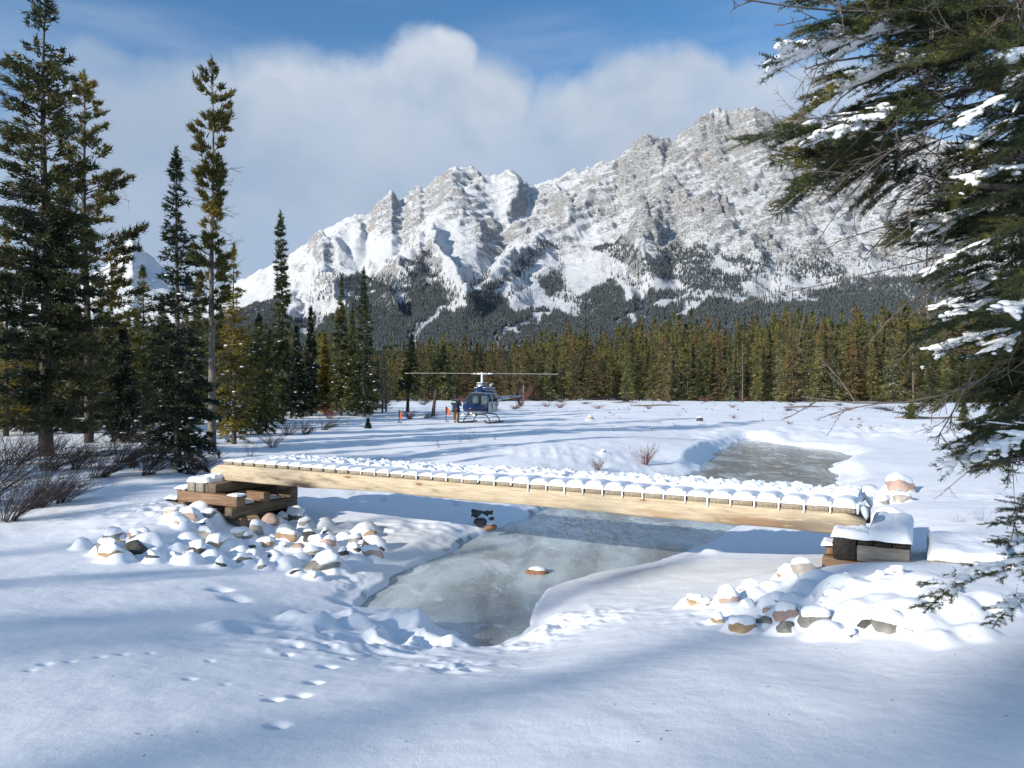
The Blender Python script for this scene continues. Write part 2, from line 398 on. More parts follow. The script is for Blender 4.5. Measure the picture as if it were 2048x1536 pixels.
def _uv(X, Y):
    r = np.hypot(X, Y)
    return np.clip(np.arctan2(X, Y), -1.1, 1.1)*3.2, np.log(np.clip(r, 2.2, 400))*2.0
_cp = np.array([(*up(x, y, z), z) for x, y, z in ctrl])
_cu, _cv = _uv(_cp[:, 0], _cp[:, 1])
_c0 = .30
_K = np.sqrt((_cu[:, None]-_cu)**2+(_cv[:, None]-_cv)**2+_c0**2)
_n = len(_cp)
_A = np.zeros((_n+1, _n+1)); _A[:_n, :_n] = _K+np.eye(_n)*-.02; _A[:_n, _n] = 1; _A[_n, :_n] = 1
_w = np.linalg.solve(_A, np.append(_cp[:, 2], 0))
def base_z(X, Y):
    sh = X.shape; u, v = _uv(X.ravel(), Y.ravel()); out = np.empty(u.size)
    for i in range(0, u.size, 40000):
        a, b = u[i:i+40000], v[i:i+40000]
        out[i:i+40000] = np.sqrt((a[:, None]-_cu)**2+(b[:, None]-_cv)**2+_c0**2) @ _w[:_n]+_w[_n]
    z = out.reshape(sh); r = np.hypot(X, Y)
    z = z*(1-sst(120, 170, r))
    return np.where(Y < 0, z*(1-sst(0, 6, -Y))+.62*sst(0, 6, -Y), z)
ICE_PX = [(690, 1215), (705, 1203), (740, 1185), (790, 1160), (830, 1140), (880, 1115), (925, 1095), (960, 1072), (985, 1057), (1005, 1050), (1040, 1032), (1090, 1018), (1150, 1006),
          (1250, 985), (1350, 957), (1392, 940), (1418, 920), (1432, 905), (1465, 892), (1478, 880), (1500, 876), (1540, 886), (1600, 893), (1650, 898), (1695, 904), (1706, 914),
          (1685, 924), (1662, 934), (1672, 946), (1682, 962), (1665, 985), (1590, 1015), (1460, 1054), (1440, 1075), (1422, 1088), (1371, 1112), (1302, 1132), (1234, 1149), (1180, 1160), (1131, 1173), (1100, 1196), (1085, 1228),
          (1065, 1250), (1025, 1281), (977, 1303), (925, 1303), (905, 1298), (925, 1280), (938, 1262), (883, 1259), (832, 1247), (801, 1238), (770, 1231), (711, 1231), (692, 1224)]
ICE = np.array([up(x, y, ZI) for x, y in ICE_PX])
for _ in range(2):
    _nx = np.roll(ICE, -1, 0); ICE = np.stack([ICE*.75+_nx*.25, ICE*.25+_nx*.75], 1).reshape(-1, 2)
_keep = [0]
for _i in range(1, len(ICE)):
    if np.hypot(*(ICE[_i]-ICE[_keep[-1]])) > .12: _keep.append(_i)
ICE = ICE[_keep]
def sdist(X, Y, P):
    """signed distance to polygon P, positive outside"""
    x = X.ravel(); y = Y.ravel(); d = np.full(x.size, 1e9); ins = np.zeros(x.size, bool)
    for i in range(len(P)):
        a = P[i]; b = P[(i+1) % len(P)]; e = b-a
        t = np.clip(((x-a[0])*e[0]+(y-a[1])*e[1])/(e@e), 0, 1)
        d = np.minimum(d, (x-a[0]-t*e[0])**2+(y-a[1]-t*e[1])**2)
        c = (a[1] > y) != (b[1] > y)
        with np.errstate(divide='ignore', invalid='ignore'):
            xi = a[0]+(y-a[1])*e[0]/(e[1] if abs(e[1]) > 1e-12 else 1e-12)
        ins ^= c & (x < xi)
    d = np.sqrt(d); return np.where(ins, -d, d).reshape(X.shape)

def bank_d(x, y): return sdist(x, y, ICE)+fbm(x/.5, y/.5, 3, 61)*.05*(1+y/12)+fbm(x/1.5, y/1.5, 2, 66)*.22
# rocks: photo column, row, width in photo pixels, tone ('snow' = a buried one), all of them resting on the ground
ROCKS = [(379, 1036, 36, 'pink'), (365, 1048, 24, 'tan'), (422, 1034, 28, 'grey'), (408, 1047, 16, 'dark'), (345, 1028, 26, 'pale'), (397, 1016, 36, 'snow'), (350, 1036, 34, 'snow'),
         (413, 1074, 34, 'pale'), (482, 1070, 34, 'pale'), (497, 1076, 24, 'grey'), (517, 1056, 24, 'pale'), (543, 1050, 46, 'pink'), (565, 1040, 26, 'tan'), (590, 1036, 38, 'dark'),
         (549, 1078, 16, 'grey'), (577, 1077, 36, 'tan'), (619, 1074, 20, 'rust'), (631, 1086, 30, 'grey'), (596, 1098, 22, 'pink'), (656, 1090, 32, 'pink'), (653, 1066, 16, 'dark'),
         (723, 1090, 20, 'dark'), (754, 1095, 38, 'dark'), (550, 1116, 22, 'rust'), (402, 1106, 38, 'dark'), (458, 1094, 44, 'snow'), (448, 1131, 26, 'dark'), (490, 1126, 38, 'grey'),
         (482, 1104, 30, 'snow'), (628, 1110, 36, 'grey'), (652, 1134, 62, 'grey'), (593, 1149, 24, 'dark'), (631, 1156, 28, 'tan'), (690, 1113, 28, 'dark'), (508, 1096, 24, 'dark'),
         (530, 1090, 40, 'snow'), (570, 1130, 46, 'snow'), (372, 1082, 44, 'snow'), (445, 1078, 34, 'snow'), (600, 1120, 30, 'snow'), (530, 1135, 26, 'grey'), (650, 1045, 22, 'snow'), (690, 1078, 34, 'snow'),
         (230, 1078, 38, 'grey'), (243, 1092, 28, 'tan'), (216, 1095, 22, 'dark'), (293, 1090, 66, 'snow'), (311, 1114, 24, 'dark'), (163, 1086, 18, 'grey'), (268, 1092, 18, 'pale'),
         (348, 1115, 16, 'dark'), (352, 1098, 30, 'snow'), (196, 1100, 20, 'snow'), (330, 1084, 30, 'snow'), (378, 1118, 30, 'snow'), (425, 1112, 30, 'snow'), (560, 1094, 26, 'grey'), (610, 1050, 26, 'pale'),
         (1388, 1212, 36, 'tan'), (1408, 1216, 24, 'tan'), (1450, 1208, 42, 'pink'), (1436, 1246, 24, 'tan'), (1487, 1261, 42, 'tan'), (1569, 1238, 46, 'pink'), (1629, 1249, 44, 'grey'),
         (1528, 1252, 28, 'grey'), (1603, 1148, 46, 'pale'), (1572, 1156, 32, 'tan'), (1716, 1190, 42, 'tan'), (1666, 1204, 34, 'rust'), (1650, 1212, 20, 'grey'), (1512, 1192, 34, 'snow'),
         (1550, 1180, 26, 'snow'), (1545, 1212, 36, 'snow'), (1468, 1228, 44, 'snow'), (1731, 1257, 40, 'dark'), (1778, 1262, 50, 'grey'), (1697, 1278, 22, 'dark'), (1815, 1276, 20, 'dark'),
         (1941, 1238, 28, 'tan'), (1928, 1218, 26, 'dark'), (1695, 1176, 60, 'snow'), (1780, 1190, 70, 'snow'), (1850, 1185, 90, 'snow'), (1905, 1222, 86, 'snow'), (1830, 1238, 90, 'snow'),
         (1960, 1275, 56, 'snow'), (1725, 1228, 60, 'snow'), (1660, 1268, 56, 'snow'), (1590, 1205, 40, 'snow'), (1620, 1180, 40, 'snow'), (1845, 1196, 20, 'rust'), (1985, 1215, 70, 'snow'), (1780, 1215, 50, 'snow'), (1885, 1285, 50, 'snow'),
         (1498, 1226, 30, 'pale'), (1640, 1160, 40, 'snow'), (1588, 1168, 22, 'tan'),
         (1798, 980, 44, 'pink'), (1800, 1004, 34, 'pale'), (1760, 1010, 26, 'grey'), (1780, 1030, 40, 'snow'), (1740, 985, 40, 'snow'),
         (951, 1030, 24, 'dark'), (970, 1026, 24, 'dark'), (983, 1036, 10, 'dark'), (981, 1055, 20, 'rust'), (999, 1060, 24, 'snow'), (962, 1044, 20, 'dark'),
         (1180, 838, 12, 'tan'), (1400, 842, 12, 'dark'), (1205, 906, 12, 'dark')]
_r = RS(12)
for _i in range(32):
    _x = _r.uniform(200, 760); _y = 1015+(_x > 380)*_r.uniform(25, 115)+(_x <= 380)*_r.uniform(55, 100)-.0
    if _x > 620: _y = _r.uniform(1060, 1130)
    if 470 < _x < 600: _y = max(_y, 1062)
    ROCKS.append((_x, _y, _r.uniform(16, 42), str(_r.choice(['grey', 'dark', 'tan', 'pale', 'pink', 'snow', 'snow']))))
for _i in range(30):
    _x = _r.uniform(1420, 1900); _y = _r.uniform(1165, 1275)-(_x-1420)*.05
    ROCKS.append((_x, _y, _r.uniform(14, 34), str(_r.choice(['grey', 'tan', 'tan', 'pale', 'pink', 'snow', 'snow']))))
def _march(x, y, fz):
    ds = np.geomspace(2.5, 400, 900); X = (x-CX)/F*ds
    z = CH+(YH-y)/F*ds; g = fz(X, ds)
    k = np.argmax(z < g)
    if k == 0: k = len(ds)-1
    a, b = z[k-1]-g[k-1], z[k]-g[k]
    t = a/(a-b+1e-9); return ds[k-1]+(ds[k]-ds[k-1])*t
RK = []
for (x, y, w, tone) in ROCKS:
    d = _march(x, y+w*.12, base_z); X = (x-CX)/F*d; R = w/2/F*d*(1.10 if x < 1300 else 1.18)
    RK.append((X, d, R, tone, x, y, w))
_rz = base_z(np.array([r[0] for r in RK]), np.array([r[1] for r in RK]))
# dents and mounds hand placed (photo column, row, radius m, height m)
BUMPS = [(x, y, r, h) for x, y, r, h in
         [(715, 1262, .16, .10), (830, 1258, .22, .14), (870, 1280, .14, .10), (640, 1262, .18, .13), (600, 1248, .2, .1), (700, 1240, .14, .07), (770, 1250, .2, .09), (760, 1285, .16, .06), (905, 1290, .12, .09), (890, 1268, .13, .08),
          (655, 1340, .11, -.10), (628, 1370, .09, -.08), (600, 1395, .10, -.09), (547, 1403, .09, -.08), (555, 1455, .1, -.07), (592, 1303, .08, -.06), (575, 1318, .07, -.05), (695, 1325, .08, -.06), (735, 1290, .14, -.08),
          (490, 1268, .16, -.07), (460, 1262, .22, .07), (420, 1330, .05, -.03), (90, 1340, .07, -.04), (60, 1352, .06, -.03), (140, 1335, .06, -.03), (200, 1325, .06, -.035), (245, 1320, .06, -.03), (300, 1318, .05, -.03), (380, 1365, .07, -.03),
          (450, 1375, .05, -.02), (1420, 1110, .16, .08), (1640, 1075, .1, .06), (440, 1180, .12, -.05), (470, 1200, .14, -.04)]]
_bp = []
for x, y, r, h in BUMPS:
    d = _march(x, y, base_z); _bp.append(((x-CX)/F*d, d, r*(.55 if (h < 0 and y > 1295) else 1), h*(.45 if (h < 0 and y > 1295) else 1)))
MASK = []   # lumpy patches: photo column, row, radius m, amplitude, wavelength
for x, y, r, a, wl in [(780, 1270, .9, .16, .30), (650, 1290, .7, .09, .28), (900, 1335, .5, .05, .2), (740, 1055, .9, .13, .45), (850, 1045, .9, .08, .4), (280, 1030, 1.2, .06, .5), (330, 1010, .7, .08, .12), (1120, 1250, .5, .10, .22), (1200, 1235, .6, .05, .2),
                       (1060, 1290, .5, .05, .25), (1430, 1235, .5, .05, .2), (720, 1165, .6, .03, .08), (1780, 990, 1.2, .08, .5), (1950, 990, 1.6, .08, .6), (1520, 875, 5, .22, 1.3), (1600, 868, 4, .2, 1.0), (1800, 865, 6, .25, .8), (1930, 860, 6, .3, .8), (1200, 915, 2.2, .10, .5), (1120, 905, 2, .08, .45)]:
    d = _march(x, y, base_z); MASK.append(((x-CX)/F*d, d, r, a, wl))
def ground_raw(X, Y):
    z = base_z(X, Y); r = np.hypot(X, Y)
    k = sst(2.5, 9, r)
    z = z+fbm(X/5.5, Y/5.5, 3, 3)*.10*k+fbm(X/1.7, Y/1.7, 3, 5)*.035+fbm(X/.45, Y/.45, 2, 8)*.007
    z = z+fbm(X/26, Y/26, 3, 11)*.22*sst(22, 60, r)*(1-sst(400, 900, r))
    # wind ripples on the far plain
    z = z+sst(28, 45, r)*(1-sst(120, 200, r))*.07*fbm(X/6, Y/1.6, 3, 19)
    for a, b, rr, am, wl in MASK:
        q = ((X-a)**2+(Y-b)**2)/rr**2
        m = np.where(q < 6, np.exp(-q*1.2), 0)
        if m.max() < .01: continue
        z = z+m*am*(ridged(X/wl+a, Y/(wl*.8), 2, 23)-.45)*1.3
    for a, b, rr, h in _bp:
        q = ((X-a)**2+(Y-b)**2)/rr**2
        z = z+np.where(q < 5, h*np.exp(-q**1.5), 0)
    return z
def ground(X, Y, rocks=True, carve=True):
    X = np.atleast_1d(np.asarray(X, float)); Y = np.atleast_1d(np.asarray(Y, float))
    z = ground_raw(X, Y)
    if rocks:
        dome = np.full(X.shape, -9.)
        wob = fbm(X/.22, Y/.22, 2, 41)*.20
        for i, (a, b, R, tone, *_) in enumerate(RK):
            R2 = R*(1.30 if tone == 'snow' else 1.25)+.03
            m = (abs(X-a) < R2*1.5) & (abs(Y-b) < R2*1.6)
            if not m.any(): continue
            q = np.sqrt(((X[m]-a)/R2)**2+((Y[m]-b-R*.25)/(R2*1.08))**2)+wob[m]
            H = R*(.75 if tone == 'snow' else .76)+.05
            zz = _rz[i]-.02+H*(1-np.clip(q, 0, 1.4)**(2.2 if tone == 'snow' else 2.6))
            cur = dome[m]; k = .09
            hh = np.clip(.5+.5*(zz-cur)/k, 0, 1)
            dome[m] = np.where(cur < -5, zz, cur*(1-hh)+zz*hh+k*hh*(1-hh))
        k = .08; hh = np.clip(.5+.5*(dome-z)/k, 0, 1)
        z = np.where(dome > -5, z*(1-hh)+dome*hh+k*hh*(1-hh), z)
    if carve:
        s = (X > ICE[:, 0].min()-2) & (X < ICE[:, 0].max()+2) & (Y > ICE[:, 1].min()-2) & (Y < ICE[:, 1].max()+3)
        if s.any():
            x, y = X[s], Y[s]
            d = bank_d(x, y)
            left = sst(.4, -.4, (x-(-1.2+ (y-8)*.42)))        # left bank is a steeper lip
            w = (.75-.40*left)*(1-.5*sst(9, 8, y))
            lip = ZI+.03+.05*left
            zz = z[s]; zb = np.maximum(zz, ZI+.10)
            f = sst(0, 1, d/w)
            zo = lip+(zb-lip)*f
            zin = ZI-.02+d*1.6
            e = sst(-.22, .08, d)
            z[s] = np.where(d > w, zb, zo*e+np.maximum(zin, ZI-.25)*(1-e))
    return z
def gz(x, y): return float(ground([x], [y])[0])
def gp(px, py, bare=True):
    """ground point under a photo pixel"""
    d = _march(px, py, (lambda X, Y: ground(X, Y, rocks=not bare)))
    x = (px-CX)/F*d; return Vector((x, d, gz(x, d)))

# terrain mesh: one sheet in polar rows
rr = np.concatenate([np.geomspace(.3, 3, 10)[:-1], np.geomspace(3, 16, 380)[:-1], np.geomspace(16, 180, 170)[:-1], np.geomspace(180, 1750, 14)])
aa = np.radians(np.concatenate([np.linspace(-180, -45, 30)[:-1], np.linspace(-45, 45, 500)[:-1], np.linspace(45, 180, 30)[:-1]]))
RR, AA = np.meshgrid(rr, aa, indexing='ij')
GX, GY = RR*np.sin(AA), RR*np.cos(AA)
GZ = ground(GX.ravel(), GY.ravel()).reshape(GX.shape)
sd = bank_d(GX, GY)
leftb = sst(.8, -.6, (GX-(-1.2+(GY-8)*.42)))
WET = .8*sst(.35, .62, vn(GX/.33+3, GY/.33, 79))*sst(0, .6, 1-np.abs(sd+.01)/(.05+.09*vn(GX/.5, GY/.5, 71)))*(.1+.9*leftb*(.35+.65*sst(.2, .6, vn(GX/1.3, GY/1.3, 72))))
V = np.stack([GX, GY, GZ], -1).reshape(-1, 3)
Q = grid_quads(len(rr), len(aa), wrap=True)[:, ::-1]
nV = len(V); V = np.vstack([V, [0, 0, V[:len(aa), 2].mean()]])
T = np.array([(nV, (j+1) % len(aa), j) for j in range(len(aa))])
g = obj('snow_ground', mesh('snow_ground', V, [Q, T[:, ::-1]], M_GROUND, attr={'wet': np.append(WET.ravel(), 0)})); tag(g, kind='structure')
# the ice
x0, x1 = ICE[:, 0].min()-1.0, ICE[:, 0].max()+1.5; y0, y1 = ICE[:, 1].min()-.8, ICE[:, 1].max()+3
gx = np.linspace(x0, x1, 90); gy = np.linspace(y0, y1, 160); IX, IY = np.meshgrid(gx, gy)
IZ = ZI+fbm(IX/1.5, IY/1.5, 3, 77)*.004
ice = obj('frozen_stream', mesh('frozen_stream', np.stack([IX, IY, IZ], -1).reshape(-1, 3), grid_quads(160, 90), M_ICE)); tag(ice, kind='structure')

# ------------------------------------------------------------------ mountains
def mtn_mat():
    m, t, b = mat('mountain_face'); o = obco(t)
    geo = N(t, 'ShaderNodeNewGeometry'); sp = N(t, 'ShaderNodeSeparateXYZ'); L(t, geo.outputs['Normal'], sp.inputs[0])
    fine = NZ(t, MP(t, o, (1, 1, 2.6), (0, math.radians(38), 0)), .045, 7, .78, dist=1.0)
    med = NZ(t, o, .006, 5, .6)
    at_ = N(t, 'ShaderNodeAttribute'); at_.attribute_name = 'rocky'
    k = MA(t, 'ADD', sp.outputs['Z'], MA(t, 'MULTIPLY', MA(t, 'MULTIPLY', MA(t, 'SUBTRACT', MA(t, 'ADD', MA(t, 'MULTIPLY', fine, .6), MA(t, 'MULTIPLY', NZ(t, MP(t, o, (1, 1, 3), (0, math.radians(34), 0)), .11, 4, .7, dist=.6), .4)), .5), MA(t, 'ADD', .35, MA(t, 'MULTIPLY', at_.outputs['Fac'], 2.6))), 1.0))
    k = MA(t, 'SUBTRACT', k, MA(t, 'MULTIPLY', MA(t, 'SUBTRACT', at_.outputs['Fac'], .5), .34))
    sn = MR(t, k, .49, .565)
    rock = MX(t, MR(t, fine, .35, .65), (.085, .082, .08), (.27, .25, .225))
    rock = MX(t, MR(t, med, .56, .68, 0, .6), rock, (.38, .26, .175))
    dust = MR(t, NZ(t, MP(t, o, (1, 1, 3.5), (0, math.radians(36), 0)), .085, 5, .75, dist=1.2), .44, .57, 0, .74)
    rock = MX(t, dust, rock, (.80, .82, .85))
    L(t, MX(t, sn, rock, (.86, .875, .90)), b.inputs['Base Color'])
    b.inputs['Roughness'].default_value = .9
    bump(t, b, fine, 1.0, 20)
    return m
M_MTN = mtn_mat()
CREST = np.array([(-600, 640), (0, 655), (200, 645), (300, 628), (400, 600), (480, 574), (520, 548), (560, 522), (600, 497), (640, 468), (680, 445), (712, 437), (733, 441), (760, 410), (783, 388), (797, 400), (806, 402), (820, 385), (838, 372), (850, 379), (870, 358), (900, 345),
                  (925, 337), (950, 341), (970, 351), (985, 352), (1003, 351), (1023, 345), (1035, 353), (1048, 364), (1062, 379), (1080, 377), (1100, 376), (1120, 370), (1140, 362), (1180, 350), (1210, 340), (1235, 330), (1250, 310), (1268, 295), (1285, 280), (1300, 277),
                  (1322, 274), (1345, 286), (1360, 275), (1400, 248), (1430, 226), (1460, 232), (1505, 221), (1540, 238), (1590, 251), (1650, 262), (1750, 272), (1850, 280), (1950, 290), (2100, 305), (2300, 340), (2700, 420)], float)
SPURS = [  # photo polylines, half width px, height m (signed)
    ([(925, 340), (900, 420), (850, 480), (905, 570), (920, 600)], 30, 70), ([(1055, 385), (1010, 470), (960, 540), (935, 605)], 34, -60), ([(1023, 350), (1025, 420), (1060, 470)], 22, 45),
    ([(1285, 285), (1180, 400), (1110, 480), (1000, 570), (925, 625)], 42, 80), ([(1430, 230), (1330, 380), (1280, 480), (1290, 560)], 60, 60), ([(1505, 225), (1530, 330), (1560, 430)], 60, 45),
    ([(783, 392), (740, 450), (700, 500), (640, 520), (600, 560)], 30, 60), ([(712, 440), (660, 500), (600, 540)], 26, 45), ([(700, 500), (770, 560), (800, 620)], 26, -50), ([(640, 515), (660, 580), (690, 640)], 26, 45), ([(600, 560), (600, 640)], 20, -35),
    ([(850, 500), (800, 560), (780, 620)], 26, 55), ([(1240, 500), (1265, 560), (1290, 620)], 22, -40), ([(1100, 560), (1030, 600)], 30, 30), ([(1190, 540), (1250, 520), (1310, 470)], 24, 35),
    ([(1300, 420), (1315, 520)], 10, -35), ([(1447, 400), (1455, 450)], 9, -40), ([(1350, 290), (1300, 400), (1255, 470)], 20, -35), ([(1600, 330), (1680, 450)], 40, 40), ([(1450, 480), (1380, 560)], 30, 30), ([(1560, 520), (1520, 600)], 30, -25), ([(1100, 390), (1130, 420), (1115, 460)], 18, 50)]
SMOOTH = [(760, 500, 70, 35, .85), (740, 560, 60, 40, .5), (1140, 560, 110, 45, .85), (890, 520, 25, 60, .7), (1230, 480, 60, 40, .3), (620, 580, 50, 60, .6), (1180, 470, 40, 30, .4), (1380, 640, 300, 60, .6), (1420, 590, 160, 14, .9), (1180, 400, 60, 20, .4), (930, 590, 40, 30, .8), (1650, 470, 100, 30, .3)]
def crest_y(x):
    y = np.interp(x, CREST[:, 0], CREST[:, 1])
    return y
def px_of(X, Y, Z): return CX+F*X/Y, YH-F*(Z-CH)/Y
def mtn_surf(x, t):
    """column in photo px and 0..1 up the face -> world point"""
    cy = crest_y(x)+((ridged(x/14, x*0, 3, 5)-.5)*-11*sst(600, 800, x)+(vn(x/5, x*0, 9)-.5)*5)*np.clip(t, 0, 1)**9
    tt = np.clip(t, 0, 1)
    y = 700+(cy-700)*tt
    r = 1350+2900*tt**.9
    X = (x-CX)/F*r; h = CH+(YH-y)/F*r
    sm = np.ones_like(x)
    for a, b, wx, wy, s in SMOOTH:
        sm = sm*(1-s*np.exp(-(((x-a)/wx)**2+((y-b)/wy)**2)))
    rocky = sst(.12, .5, tt)*sm*sst(420, 600, x)*(.55+.45*sst(900, 1300, x)+.5*sst(.30, .62, vn((x+y*.8)/62, (y-x*.5)/34, 411)))
    d = np.zeros_like(x)
    wx = x+fbm(X/260, r/260, 3, 91)*26; wy = y+fbm(X/260, r/260, 3, 97)*20
    for pts, w, a in SPURS:
        dm = np.full(x.shape, 1e9)
        for i in range(len(pts)-1):
            p = np.array(pts[i], float); e = np.array(pts[i+1], float)-p
            s = np.clip(((wx-p[0])*e[0]+(wy-p[1])*e[1])/(e@e), 0, 1)
            dm = np.minimum(dm, np.hypot(wx-p[0]-s*e[0], wy-p[1]-s*e[1]))
        k = np.clip(1-dm/w, 0, 1)
        d += a*k**1.2
    env = sst(0, .2, tt)*(1-.75*sst(.93, 1, tt))
    n1 = ridged(X/520, r/900, 4, 101, .55)-.5
    n2 = ridged(X/150+fbm(X/300, r/300, 2, 7)*1.2, r/210, 4, 131, .6)-.5
    n3 = ridged((X+h*.8)/46, (r+h*.3)/70, 4, 151, .65)-.5
    d = (d+105*n1*(.35+.65*rocky))*env+(n2*50*rocky+n3*34*rocky)*sst(0, .1, tt)*(1-.6*sst(.93, 1, tt))
    q = (h*.85+d-X*.42)/58+fbm(X/200, r/200, 3, 171)*1.3
    fr = q-np.floor(q)
    d = d+rocky*(sst(0, .4, fr)-fr)*20*(1-.6*sst(.93, 1, tt))
    Z = h+d
    back = np.clip(t-1, 0, None)
    Y = r+back*2500; X = (x-CX)/F*Y; Z = Z-back*2300
    return X, Y, Z, rocky
xs = np.arange(-560, 2620, 3.1); ts = np.concatenate([np.linspace(0, 1, 250), 1+np.linspace(.01, 1, 8)])
TT, XX = np.meshgrid(ts, xs, indexing='ij')
mx_, my_, mz_, mr_ = mtn_surf(XX.ravel(), TT.ravel())
mz_ = np.maximum(mz_, -20)
m_o = obj('mountain', mesh('mountain', np.stack([mx_, my_, mz_], -1), grid_quads(len(ts), len(xs)), M_MTN, attr={'rocky': mr_})); tag(m_o, kind='structure')
# farther peaks on the left and the ridge behind the saddle
def ridge_layer(name, pts, r0, r1, foot, seed, amp, rock=.35, x0=-700, x1=900):
    pts = np.array(pts, float); xs = np.arange(x0, x1, 5.0); ts = np.concatenate([np.linspace(0, 1, 90), [1.3, 2]])
    T_, X_ = np.meshgrid(ts, xs, indexing='ij'); X_ = X_.ravel(); T_ = T_.ravel()
    cy = np.interp(X_, pts[:, 0], pts[:, 1])+(ridged(X_/16, X_*0, 4, seed)-.5)*-16*np.clip(T_, 0, 1)**6
    tt = np.clip(T_, 0, 1); y = foot+(cy-foot)*tt; r = r0+(r1-r0)*tt
    X = (X_-CX)/F*r; Z = CH+(YH-y)/F*r
    d = (ridged(X/420, r/700, 6, seed, .62)-.5)*amp*sst(0, .2, tt)*(1-.45*sst(.9, 1, tt))
    back = np.clip(T_-1, 0, None); Yb = r+back*1500
    me = mesh(name, np.stack([(X_-CX)/F*Yb, Yb, Z+d-back*1500], -1), grid_quads(len(ts), len(xs)), M_MTN, attr={'rocky': rock*sst(.5, 1, tt)})
    return tag(obj(name, me), kind='structure')
ridge_layer('mountain_far_left', [(-700, 600), (0, 590), (150, 570), (215, 535), (240, 503), (265, 478), (290, 510), (320, 535), (370, 565), (420, 590), (470, 575), (520, 545), (560, 528), (620, 515), (700, 500), (900, 520)], 4700, 6800, 690, 301, 190)
ridge_layer('mountain_back_ridge', [(900, 420), (1040, 395), (1090, 376), (1110, 369), (1140, 352), (1165, 345), (1180, 337), (1200, 328), (1235, 322), (1260, 320), (1320, 330), (1400, 400)], 4550, 5400, 560, 331, 200, .9, 880, 1420)

# forest on the mountain flanks
FOR = [[(-600, 655), (300, 640), (400, 605), (480, 580), (545, 572), (562, 600), (585, 648), (640, 652), (675, 625), (700, 598), (750, 575), (800, 600), (830, 606), (900, 612), (935, 612), (975, 585), (1005, 600), (1020, 625), (1080, 620), (1165, 638), (1225, 605), (1262, 600), (1300, 580), (1400, 590), (1500, 600), (1600, 592), (1700, 566), (1760, 555), (2650, 540), (2650, 740), (-600, 740)],
       [(850, 503), (790, 540), (800, 560), (808, 606), (900, 616), (905, 600), (885, 548)], [(590, 530), (640, 508), (690, 515), (688, 532), (640, 528), (600, 545)], [(560, 572), (600, 545), (590, 575), (566, 600)],
       [(925, 612), (1110, 470), (1160, 440), (1165, 462), (1060, 530), (985, 590), (960, 626)], [(1070, 552), (1120, 552), (1128, 572), (1085, 592)], [(1140, 600), (1215, 563), (1250, 580), (1240, 612), (1180, 618)],
       [(1285, 545), (1300, 515), (1345, 492), (1400, 500), (1440, 512), (1430, 545), (1390, 577), (1340, 562)], [(1455, 513), (1530, 522), (1535, 548), (1478, 546)], [(1390, 540), (1500, 552), (1480, 588), (1398, 582)],
       [(1565, 522), (1640, 518), (1700, 540), (1700, 566), (1600, 560)], [(690, 560), (760, 545), (800, 560), (790, 590), (700, 600)], [(1180, 490), (1220, 470), (1290, 520), (1280, 540)]]
CHUTES = [([(925, 612), (870, 636), (838, 660), (832, 695)], 9), ([(1110, 618), (1040, 650), (1005, 672), (1000, 692)], 6), ([(1320, 612), (1400, 592), (1500, 600), (1640, 598)], 7), ([(1290, 560), (1280, 610), (1240, 650)], 6), ([(1420, 590), (1350, 640), (1325, 650)], 5), ([(1560, 560), (1590, 590)], 7), ([(440, 600), (470, 640)], 5), ([(640, 652), (600, 680)], 7)]
rng = RS(5)
pts = []
n_try = 700000
fx = rng.uniform(-560, 2600, n_try); ft = rng.uniform(0, .62, n_try)**1.15
X, Y, Z, rk = mtn_surf(fx, ft); px, py = px_of(X, Y, Z)
wxn = px+fbm(px/26, py/26, 3, 201)*22; wyn = py+fbm(px/26, py/26, 3, 211)*14
ins = np.zeros(n_try); 
for P in FOR:
    d = sdist(wxn, wyn, np.array(P, float)); ins = np.maximum(ins, np.clip(.5-d/10, 0, 1))
for P, w in CHUTES:
    dm = np.full(n_try, 1e9)
    for i in range(len(P)-1):
        p = np.array(P[i], float); e = np.array(P[i+1], float)-p
        s = np.clip(((wxn-p[0])*e[0]+(wyn-p[1])*e[1])/(e@e), 0, 1); dm = np.minimum(dm, np.hypot(wxn-p[0]-s*e[0], wyn-p[1]-s*e[1]))
    ins = ins*sst(w*.6, w*1.2, dm)
gaps = sst(.22, .45, vn(px/18, py/30, 221))*.6+.4
p_keep = ins*gaps*(.35+.65*sst(540, 640, py))
near = np.exp(-np.clip((np.interp(px, [500, 900, 1250, 1700], [500, 560, 500, 500])-py), 0, 99)/18)
p_keep = np.maximum(p_keep, .035*near*sst(.4, .6, vn(px/40, py/22, 231))*(py > 440))
keep = rng.rand(n_try) < p_keep*.9
fp = np.stack([X, Y, Z-.8], -1)[keep]
size = rng.uniform(.55, 1.25, len(fp))
def forest_mat():
    m, t, b = mat('mountain_trees'); geo = N(t, 'ShaderNodeNewGeometry')
    sp = N(t, 'ShaderNodeSeparateXYZ'); L(t, geo.outputs['Normal'], sp.inputs[0])
    n = NZ(t, geo.outputs['Position'], .30, 3, .7)
    w = MR(t, MA(t, 'ADD', n, MA(t, 'MULTIPLY', sp.outputs['Z'], .25)), .50, .78, 0, .34)
    L(t, MX(t, w, (.026, .036, .036), (.55, .58, .62)), b.inputs['Base Color']); b.inputs['Roughness'].default_value = .9
    return m
M_FOREST = forest_mat()
pm = bpy.data.meshes.new('mountain_forest'); pm.vertices.add(len(fp)); pm.vertices.foreach_set('co', fp.astype(np.float32).ravel())
a_ = pm.attributes.new('size', 'FLOAT', 'POINT'); a_.data.foreach_set('value', size.astype(np.float32))
fo = obj('mountain_forest', pm); tag(fo, 'dense dark conifer forest dusted with snow on the mountain flanks', 'forest', kind='stuff')
ng = bpy.data.node_groups.new('forest_nodes', 'GeometryNodeTree')
